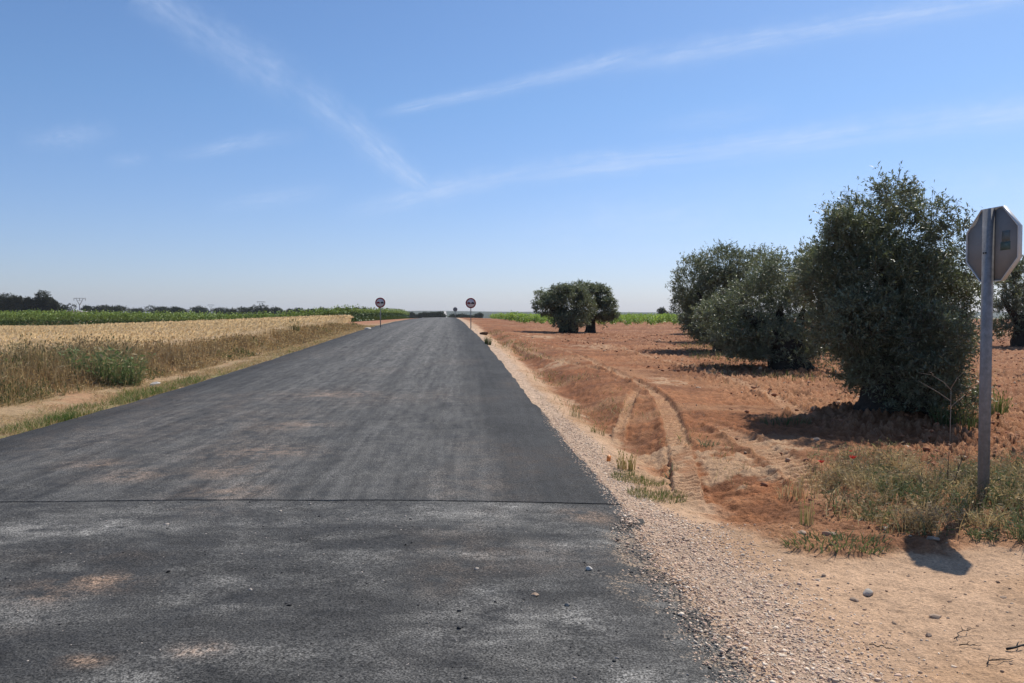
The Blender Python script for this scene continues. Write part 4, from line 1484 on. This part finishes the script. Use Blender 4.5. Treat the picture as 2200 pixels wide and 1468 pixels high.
# the small cluster in the middle
L8 = [(1222, 650, 46, 38), (1255, 665, 28, 34), (1190, 655, 32, 28), (1162, 638, 16, 14), (1152, 655, 12, 12), (1168, 662, 22, 16), (1222, 690, 40, 20), (1205, 628, 28, 16), (1240, 625, 24, 14)]
Y8 = 46.0
olive('olive_tree', 1220, 712, Y8, lobes_px(Y8, L8, .5, 13) + [(x, y + .9, zz, r, r, rz) for x, y, zz, r, _, rz in lobes_px(Y8, L8[:3], .3, 14)], 4200, 10, .13, .042, .2, 'broad small olive in the middle distance, left one of the pair',
      [([(-.35, 0, -.1), (-.25, 0, .45), (-.2, 0, 1.0)], [.26, .2, .16]), ([(.25, 0, -.1), (.25, 0, .45), (.2, 0, 1.0)], [.42, .33, .2]), ([(-.2, 0, .7), (-.9, 0, 1.3), (-1.4, 0, 1.9)], [.14, .09, .04])], .3, 'pair of olives in the middle distance')
L9 = [(1295, 640, 22, 28), (1305, 665, 20, 26), (1285, 665, 24, 32), (1262, 625, 20, 14), (1278, 625, 18, 14), (1318, 680, 10, 12), (1296, 690, 20, 14), (1243, 612, 10, 8)]
olive('olive_tree', 1268, 709, 48.5, lobes_px(48.5, L9, .4, 15), 3000, 10, .13, .042, .2, 'taller narrow olive of the pair, right behind the broad one',
      [([(0, 0, -.1), (.05, 0, .5), (.2, 0, 1.1)], [.34, .26, .17])], .3, 'pair of olives in the middle distance')

# ------------------------------------------------------------------ bush vines on the right
VG0, VG1 = (.13, .24, .04), (.42, .54, .13)


def vine_mesh(seed, n, leaf, w, h):
    k = RNG.normal(size=(n, 3))
    k = unit(k) * (RNG.random((n, 1)) ** .45)
    P = np.stack([k[:, 0] * w, k[:, 1] * w, h * .52 + k[:, 2] * h * .48], 1)
    up = RNG.random(n) < .18
    P[up, 2] += RNG.uniform(0, .25, up.sum())
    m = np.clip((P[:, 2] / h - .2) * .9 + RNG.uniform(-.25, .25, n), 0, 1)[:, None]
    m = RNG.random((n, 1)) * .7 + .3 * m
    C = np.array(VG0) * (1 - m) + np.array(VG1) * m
    return leaves(P, k * .6 + RNG.normal(size=(n, 3)) * .6, leaf * RNG.uniform(.7, 1.3, n), leaf * .9 * RNG.uniform(.7, 1.3, n), C, 1.2)


protos = []
for s in range(4):
    V, F, C = vine_mesh(s, 170, .15, .46, .90)
    o = mesh('grapevine', V, F, 'vine_leaf', col=C, link=False)
    protos.append(o)
spots = []
yy = 80.0
row = 0
while yy < 190:
    x0 = XR(np.array([yy]))[0] + 6.5 + (yy - 80) * .02
    xx = x0 + (row % 2) * .4
    while xx < .40 * yy + 8:
        if not (xx > .16 * yy + 14):
            spots.append((yy, xx))
        xx += 2.6 if yy < 95 else 2.3
    yy += 3.9 if yy < 95 else 3.0
    row += 1
spots.sort()
lead = {0: 'bush vine at the left end of the front row, nearest the right road sign'}
rest = []
cnt = 0
for i, (yy, xx) in enumerate(spots):
    x, y = xx + random.uniform(-.3, .3), yy + random.uniform(-.3, .3)
    if random.random() < .05 and yy > 84:
        continue
    k = random.uniform(.8, 1.2)
    if cnt >= 240:
        rest.append((x, y, k)); continue
    o = protos[cnt % 4].copy()
    COL.objects.link(o)
    o.location = (x, y, float(zbase(x, y)) - .02)
    o.scale = (k * random.uniform(.9, 1.15), k, k * random.uniform(.85, 1.2))
    o.rotation_euler = (0, 0, random.uniform(0, 6.28))
    lab = 'leafy green bush vine on red soil in the vineyard right of the road'
    if yy < 81:
        if x < XR(y) + 8: lab = 'bush vine at the left end of the front row, nearest the right road sign'
        else: lab = 'bush vine in the front row of the vineyard right of the road'
    elif yy < 100: lab = 'bush vine just behind the front row of the vineyard right of the road'
    else: lab = 'bush vine far back in the vineyard right of the road'
    tag(o, lab, 'grapevine', 'bush vines right of the road')
    cnt += 1
parts = []
for x, y, k in rest:
    V, F, C = vine_mesh(0, 60, .22, .6 * k, .95 * k)
    parts.append((V + np.array([x, y, float(zbase(x, y))]), F, C))
if parts:
    V, F, C = cat(*parts)
    tag(mesh('distant_vines', V, F, 'vine_leaf', col=C), 'far bush vines merging into a green strip on the right', 'vineyard', kind='stuff')

# ------------------------------------------------------------------ trellised vine rows on the left
def vine_row(length, per_m, leaf, h0=1.62, h1=1.62):
    n = int(length * per_m)
    x = -RNG.random(n) * length
    t = RNG.random(n)
    top = h0 + (h1 - h0) * sstep(0, 45, -x) + (vnoise(x * .8, x * 0, 101) - .5) * .28 + (vnoise(x * 3.1, x * 0, 103) - .5) * .26
    z = .12 + (top - .12) * t ** .8
    sh = RNG.random(n) < .09
    z = np.where(sh, top + RNG.random(n) ** 2 * .42, z)
    wv = .34 * np.sqrt(np.clip(1.1 - np.abs(t - .55) * 1.1, .15, 1))
    y = RNG.uniform(-1, 1, n) * wv
    cl = vnoise(x * 1.3, z * 2.2, 105)
    ok = (cl > .26) | (z > 1.0)
    x, y, z, cl = x[ok], y[ok], z[ok], cl[ok]
    n = len(x)
    m = np.clip(.34 * RNG.random(n) * cl * 1.6 + 1.0 * sstep(1.05, 1.5, z) * (.25 + RNG.random(n)), 0, 1)[:, None]  # shaded foot and sunlit top of the row painted into the leaf colour
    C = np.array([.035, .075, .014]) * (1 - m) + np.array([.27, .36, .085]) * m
    P = np.stack([x, y, z], 1)
    return leaves(P, np.stack([RNG.normal(0, .6, n), RNG.normal(0, .6, n), RNG.normal(-.1, .6, n)], 1), leaf * RNG.uniform(.7, 1.4, n), leaf * RNG.uniform(.6, 1.2, n), C, .9)


def vrow_x(y):
    return np.interp(y, [100, 128, 160, 230], [-19.5, -20.0, -21.8, -29.5])


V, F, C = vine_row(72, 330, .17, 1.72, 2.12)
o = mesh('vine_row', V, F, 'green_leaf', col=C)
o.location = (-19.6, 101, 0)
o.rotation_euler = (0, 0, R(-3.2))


def drape(o, V):
    """follow the ground under the row"""
    M = o.matrix_basis
    a = np.array(M)
    Wd = V @ a[:3, :3].T + a[:3, 3]
    z = zbase(Wd[:, 0], Wd[:, 1])
    V2 = V.copy(); V2[:, 2] += z
    o.data.vertices.foreach_set('co', V2.astype(np.float32).ravel())
    o.data.update()


drape(o, V)
tag(o, 'front vine row, a leafy green hedge along the far edge of the wheat', 'vine row', 'trellised vine rows left of the road')
rows_y = np.arange(104.0, 226, 3.0)
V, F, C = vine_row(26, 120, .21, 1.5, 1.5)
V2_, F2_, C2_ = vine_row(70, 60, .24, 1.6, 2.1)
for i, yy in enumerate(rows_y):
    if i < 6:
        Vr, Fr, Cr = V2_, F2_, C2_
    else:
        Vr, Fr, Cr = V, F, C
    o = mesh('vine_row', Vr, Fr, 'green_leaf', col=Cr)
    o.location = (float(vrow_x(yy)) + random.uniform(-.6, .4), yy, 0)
    o.rotation_euler = (0, 0, R(-3.2))
    bpy.context.view_layer.update()
    drape(o, Vr)
    if i == 0: lab = 'second vine row, right behind the front hedge of vines'
    elif yy < 140: lab = 'vine row ending behind the left road sign, one of many parallel rows'
    else: lab = 'far vine row ending beside the road beyond the left road sign'
    tag(o, lab, 'vine row', 'trellised vine rows left of the road')

# ------------------------------------------------------------------ far trees
def far_tree(name, px, py_top, d, wpx, kind, label, group, dark=1.0, base_z=None):
    X, Zt = at(px, py_top, d)
    zb = float(zbase(X, d)) - .1 if base_z is None else base_z
    h = Zt - zb
    wd = wpx * d / FPX
    e = empty(name, (X, d, zb))
    rr = random.Random(int(px * 3 + d))
    lob = []
    if kind == 'umbrella':
        for k in range(7):
            lob.append((rr.uniform(-.32, .32) * wd, rr.uniform(-.3, .3) * wd, h * rr.uniform(.42, .82), wd * .26, wd * .26, h * .20))
        n, leaf = 700, max(.28, d * .0011)
    elif kind == 'tall':
        for k in range(12):
            t = k / 11.0
            ww = wd * (.5 if t < .75 else .32)
            lob.append((rr.uniform(-.5, .5) * ww * (1.15 - t * .55), rr.uniform(-.5, .5) * ww, h * (.14 + .76 * t), wd * .34, wd * .34, h * .15))
        n, leaf = 1700, max(.3, d * .0013)
    else:
        for k in range(8):
            lob.append((rr.uniform(-.3, .3) * wd, rr.uniform(-.3, .3) * wd, h * rr.uniform(.28, .78), wd * .26, wd * .26, h * .22))
        n, leaf = 700, max(.28, d * .0011)
    c0 = np.array([.030, .038, .022]) * dark; c1 = np.array([.062, .072, .036]) * dark
    V, F, C = crown(lob, n, 7, leaf, leaf * .55, leaf * 1.5, c0, c1, stem=False, gap=.25, shell=.35, gs=1.2)
    mesh('crown', V, F, 'far_leaf', col=C, parent=e)
    b = MB()
    b.tube([(0, 0, -.3), (wd * .02, 0, h * .35), (0, 0, h * .7)], [wd * .05 + .08, wd * .035 + .06, .06], 8)
    b.build('trunk', 'bark', e)
    return tag(e, label, 'tree', group)


G1 = 'dark trees at the left end of the skyline'
for px, top, d, wp_, k, lab in ((-40, 640, 236, 60, 'tall', 'dark tree at the left edge of the picture, half out of the frame'),
                                (20, 634, 240, 44, 'tall', 'rounded dark tree beside the left edge of the skyline'),
                                (2, 637, 238, 30, 'tall', 'narrow dark tree touching the left edge of the picture'),
                                (38, 637, 236, 26, 'tall', 'small pointed dark tree between the rounded one and the tallest one'),
                                (60, 641, 238, 22, 'tall', 'lower dark tree directly left of the tallest tree'),
                                (76, 644, 239, 34, 'tall', 'dark tree half hidden between the tallest tree and the lower one on its left'),
                                (104, 640, 241, 30, 'tall', 'dark tree tucked against the right side of the tallest tree'),
                                (28, 645, 242, 50, 'tall', 'low broad dark tree filling the gap right of the left edge trees'),
                                (90, 628, 240, 40, 'tall', 'tallest dark tree on the left skyline'),
                                (115, 648, 236, 26, 'tall', 'dark bushy tree directly right of the tallest tree'),
                                (130, 660, 234, 16, 'round', 'low dark bush at the right foot of the tree group')):
    far_tree('tree', px, top, d, wp_, k, lab, G1)
G2 = 'round dark pines along the left skyline'
FT = [(143, 651, 330, 28), (186, 657, 380, 18), (190, 660, 390, 26), (216, 655, 340, 32), (233, 660, 380, 20), (262, 657, 350, 44), (245, 661, 400, 20), (292, 660, 400, 26), (326, 657, 360, 36), (352, 660, 380, 26), (384, 656, 360, 22), (372, 661, 400, 30),
      (420, 658, 380, 20), (432, 661, 420, 30), (470, 661, 420, 28), (486, 662, 430, 20), (506, 654, 330, 16), (530, 658, 360, 24), (553, 655, 340, 26), (572, 658, 360, 14), (590, 656, 350, 22), (618, 661, 400, 20), (642, 659, 350, 22), (660, 663, 420, 26),
      (688, 660, 340, 14), (702, 662, 380, 14), (720, 661, 350, 16), (738, 660, 340, 10), (749, 660, 340, 8), (769, 660, 330, 20), (786, 660, 320, 12), (795, 664, 330, 7), (810, 664, 360, 18), (824, 666, 380, 10), (-20, 655, 330, 30)]
special = {143: 'round dark pine standing alone just left of the nearest power pole', 216: 'broad dark pine right of the nearest power pole', 262: 'widest low dark pine on the left skyline',
           326: 'broad flat pine right of the widest one', 384: 'tall rounded pine between the nearest power pole and the second one', 506: 'dark pine rising above the vines between the second and third power poles',
           642: 'dark pine standing alone above the middle of the vine hedge', 688: 'dark pine left of the pair of narrow trees', 738: 'left of two narrow dark trees in a gap of the skyline', 749: 'right of two narrow dark trees in a gap of the skyline',
           769: 'broad dark tree right of the two narrow ones', 786: 'rounded dark tree a little left of the no overtaking sign', 810: 'low dark tree directly behind the post of the left road sign'}
for px, top, d, wp_ in FT:
    k = 'round' if px in (506, 572, 688, 702, 738, 749, 769, 786, 795) else 'umbrella'
    far_tree('pine_tree', px, top, d, wp_ * 1.5, k, special.get(px, 'small round dark pine on the skyline behind the vine hedge'), G2, .95)
far_tree('tree', 1425, 662, 240, 24, 'round', 'small dark tree alone above the vineyard left of the olive row', None, .9)
for px, top, d, wp_, lab in ((885, 672, 420, 18, None), (905, 671, 400, 20, None), (922, 672, 430, 14, None), (935, 671, 400, 18, None), (944, 670, 380, 20, 'largest dark tree at the end of the road'), (975, 676, 420, 16, None), (990, 675, 400, 22, None),
                             (1030, 673, 420, 16, 'small tree on the horizon just right of the right road sign'), (1004, 677, 380, 20, None)):
    far_tree('tree', px, top, d, wp_ * 1.3, 'round', lab or 'dim tree in the low clump where the road meets the horizon', 'trees at the end of the road', .95)

# ------------------------------------------------------------------ power poles
def power_pole(px, py_top, d, label):
    X, Zt = at(px, py_top, d)
    zb = float(zbase(X, d))
    h = Zt - zb
    e = empty('power_pole', (X, d, zb), R(8))
    b = MB()
    hp = h * .72
    b.tube([(0, 0, -.3), (0, 0, hp * .6), (0, 0, hp)], [.34, .26, .2], 8)
    b.build('mast', 'steel', e)
    b = MB()
    for s in (-1, 1):
        b.tube([(0, 0, hp - .2), (s * 1.35, 0, h)], [.13, .10], 6)
    b.tube([(-2.1, 0, h), (2.1, 0, h)], .10, 6)
    b.tube([(-1.0, 0, hp + (h - hp) * .6), (1.0, 0, hp + (h - hp) * .6)], .06, 6)
    b.build('crossarm', 'steel', e)
    for s in (-2.0, 0, 2.0):
        c = MB()
        c.tube([(s, 0, h - .08), (s, 0, h - .9)], [.09, .07], 6)
        c.build('insulator', 'sign_black', e)
    return tag(e, label, 'power pole', 'power poles on the left skyline')


power_pole(171, 641, 300, 'nearest power pole with a V shaped top, right of the dark tree group')
power_pole(453, 655, 560, 'smallest power pole, between the other two on the skyline')
power_pole(561, 648, 430, 'power pole with a flat crossarm above the middle of the vine hedge')

# a low shed behind the first pole
X, _ = at(160, 668, 275)
zs = float(zbase(X, 275))
sh = empty('shed', (X, 275, zs))
top_z = at(160, 667, 275)[1] - zs
b = MB(); b.box((0, 0, (top_z - .5) / 2), (6.4, 4, top_z - .5)); b.build('wall', 'plaster', sh)
b = MB()
b.prism([(-3.5, top_z - .5), (3.5, top_z - .5), (3.5, top_z - .38), (0, top_z), (-3.5, top_z - .38)], -2.3, 2.3, ((0, 0, 0), (1, 0, 0), (0, 0, 1), (0, 1, 0)))
b.build('roof', 'roof_sheet', sh)
tag(sh, 'low pale shed roof peeping over the vines by the nearest power pole', 'shed')

# pale track on the far hill
tx, tz = at(957, 683, 1500)
tx2, tz2 = at(956, 673, 2600)
ys = np.linspace(1350, 2700, 30)
xs = np.interp(ys, [1350, 1500, 2600, 2700], [tx + 8, tx, tx2, tx2])
from_h = np.interp(ys, hy, [hz_[j, int(np.argmin(abs(hx - tx)))] for j in range(30)]) + .8
V = np.concatenate([np.stack([xs - 3, ys, from_h], 1), np.stack([xs + 3, ys, from_h], 1)])
F = [(i, i + 30, i + 31, i + 1) for i in range(29)]
tag(mesh('far_road', V, np.array(F), 'far_track'), 'pale road climbing the hill at the horizon', kind='structure')


# ------------------------------------------------------------------ round road signs
def circle(r, n=48):
    return [(r * math.cos(2 * math.pi * i / n), r * math.sin(2 * math.pi * i / n)) for i in range(n)]


CAR = [(-.098, -.042), (-.098, .0), (-.085, .018), (-.066, .024), (-.048, .056), (.048, .056), (.066, .024), (.085, .018), (.098, .0), (.098, -.042), (.070, -.042), (.070, -.066), (.040, -.066), (.040, -.042), (-.040, -.042), (-.040, -.066), (-.070, -.066), (-.070, -.042)]


def overtaking_sign(px, py_c, Y, py_base, label, yaw=0):
    X, Zc = at(px, py_c, Y)
    zb = gz1(X, Y)
    e = empty('road_sign', (X, Y, zb), yaw)
    c = Zc - zb
    fr = ((0, 0, c), (1, 0, 0), (0, 0, 1), (0, -1, 0))
    b = MB(); b.box((0, .035, (c + .2) / 2 - .1), (.05, .05, c + .2)); b.build('post', 'galvanised', e)
    b = MB(); b.prism(circle(.295), -.004, .012, fr); b.build('panel', 'sign_white', e)
    b = MB(); b.ring(circle(.305), circle(.238), -.012, .018, fr); b.build('border', 'sign_red', e)
    for s, m, nm in ((-1, 'sign_red', 'car_symbol'), (1, 'sign_black', 'car_symbol')):
        b = MB(); b.prism([(u + s * .112, v) for u, v in CAR], .0125, .016, fr)
        o = b.build(nm, m, e)
        if s < 0: o['label'] = 'red car symbol'
        else: o['label'] = 'black car symbol'
    b = MB()
    for dz in (-.15, .15): b.box((0, .006, c + dz), (.16, .014, .04))
    b.build('bracket', 'galvanised', e)
    return tag(e, label, 'road sign', 'no overtaking signs')


overtaking_sign(817, 650.5, 48.0, 705, 'round no overtaking sign with red border on the left side of the road')
overtaking_sign(1011.5, 651.5, 47.0, 703, 'round no overtaking sign with red border on the right side of the road')
# a sign seen from behind, far along the road
X, Zc = at(978, 665, 112)
zb = float(zbase(X, 112))
e = empty('road_sign', (X, 112, zb))
c = Zc - zb
fr = ((0, 0, c), (1, 0, 0), (0, 0, 1), (0, 1, 0))
b = MB(); b.box((0, -.04, (c + .25) / 2 - .1), (.08, .05, c + .25)); b.build('post', 'galvanised', e)
b = MB(); b.prism(circle(.30), -.01, .012, fr); b.ring(circle(.305), circle(.285), -.03, .015, fr); b.build('panel', 'sign_back', e)
tag(e, 'distant round sign seen from its grey back near the end of the road', 'road sign')

# ------------------------------------------------------------------ the stop sign seen from behind
PY_ = 6.60
PX_, _ = at(2112, 1080, PY_)
zb = gz1(PX_, PY_)
azm = R(6.5)                 # the way the sign faces
e = empty('stop_sign', (PX_, PY_, zb), 0)
Nf = np.array([math.cos(azm), math.sin(azm), 0])       # front
Uf = np.array([math.sin(azm), -math.cos(azm), 0])      # towards the camera, right in the picture
ctr_z = at(2138, 526, PY_)[1] - zb
lean = .012
R8 = .30 / math.cos(math.pi / 8)
OCT = [(R8 * math.cos(math.pi / 8 + k * math.pi / 4), R8 * math.sin(math.pi / 8 + k * math.pi / 4)) for k in range(8)]
OCTi = [(u * .985, v * .985) for u, v in OCT]
rotm = np.stack([Uf, Nf, np.array([0, 0, 1])], 1)
b = MB()
hh_ = ctr_z + .295
b.box(np.array([0, 0, hh_ / 2 - .12]), (.085, .045, hh_ + .24), rotm)
po = b.build('post', 'galvanised', e)
fr = (np.array([0, 0, ctr_z]) + Nf * .034 + Uf * .0, Uf, (0, 0, 1), Nf)
b = MB(); b.prism(OCT, 0, .003, fr); pn = b.build('panel', 'sign_back', e)
b = MB(); b.ring([(u * 1.012, v * 1.012) for u, v in OCT], OCTi, -.010, .026, fr); b.build('rim', 'sign_rim', e)
b = MB(); b.prism(OCTi, .004, .008, fr); b.build('face', 'sign_red', e)['label'] = 'red painted front'
b = MB(); b.prism([(.115, .015), (.205, .015), (.205, .10), (.115, .10)], -.0015, -.0002, fr); b.build('sticker', 'sticker_grey', e)['label'] = 'grey upper sticker'
b = MB(); b.prism([(.100, -.055), (.210, -.055), (.210, .012), (.100, .012)], -.0015, -.0002, fr); b.build('sticker', 'sticker_green', e)['label'] = 'greenish lower sticker'
b = MB(); b.prism([(-.075, .0), (-.055, .0), (-.055, .018), (-.075, .018)], -.004, -.0002, fr); b.build('bolt', 'sign_black', e)
fp = (np.array([0, 0, ctr_z]) - Nf * .0225, Uf, (0, 0, 1), Nf)
for u in (-.018, .008):
    b = MB(); b.prism([(u + q[0] * .022, -.068 + q[1] * .022) for q in circle(.3, 10)], -.006, .001, fp); b.build('bolt', 'charred', e)
tag(e, 'octagonal stop sign seen from its grey back on a galvanised post', 'stop sign')

twig(2118, 1083, R(-32), .20, 'charred', 'charred black stick lying at the foot of the stop sign post', 1, .010, 'stick')

# an orange scrap on the sandy slope
x, y = gpt(1308, 983)
b = MB(); b.prism([(-.03, 0), (.02, -.008), (.032, .05), (.012, .075), (-.022, .06)], 0, .006, ((0, 0, 0), (.9, .3, 0), (0, .35, .9), (0.1, -.9, .3)))
o = b.build('plastic_scrap', 'orange_plastic')
o.location = (x, y, gz1(x, y) - .004)
tag(o, 'small orange scrap stuck in the sandy slope by the gravel', 'litter')

# ------------------------------------------------------------------ air
m = bpy.data.materials.new('air'); m.use_nodes = True
nt = m.node_tree
nt.nodes.remove(nt.nodes['Principled BSDF'])
pv = N(nt, 'ShaderNodeVolumePrincipled')
pv.inputs['Color'].default_value = (.88, .93, 1.0, 1)
pv.inputs['Density'].default_value = .00013
pv.inputs['Anisotropy'].default_value = .2
lk(nt, pv.outputs[0], nt.nodes['Material Output'].inputs['Volume'])
MATS['air'] = m
b = MB()
b.box((0, 2600, 25), (24000, 5800, 90))
tag(b.build('haze', 'air'), 'thin blue haze that softens the far hills', 'haze', kind='stuff')

# ------------------------------------------------------------------ render settings
SC.view_settings.view_transform = 'Standard'
SC.view_settings.look = 'None'
SC.view_settings.gamma = 1.0
SC.view_settings.exposure = 0.06
SC.cycles.max_bounces = 6
SC.cycles.diffuse_bounces = 3
SC.cycles.transmission_bounces = 3
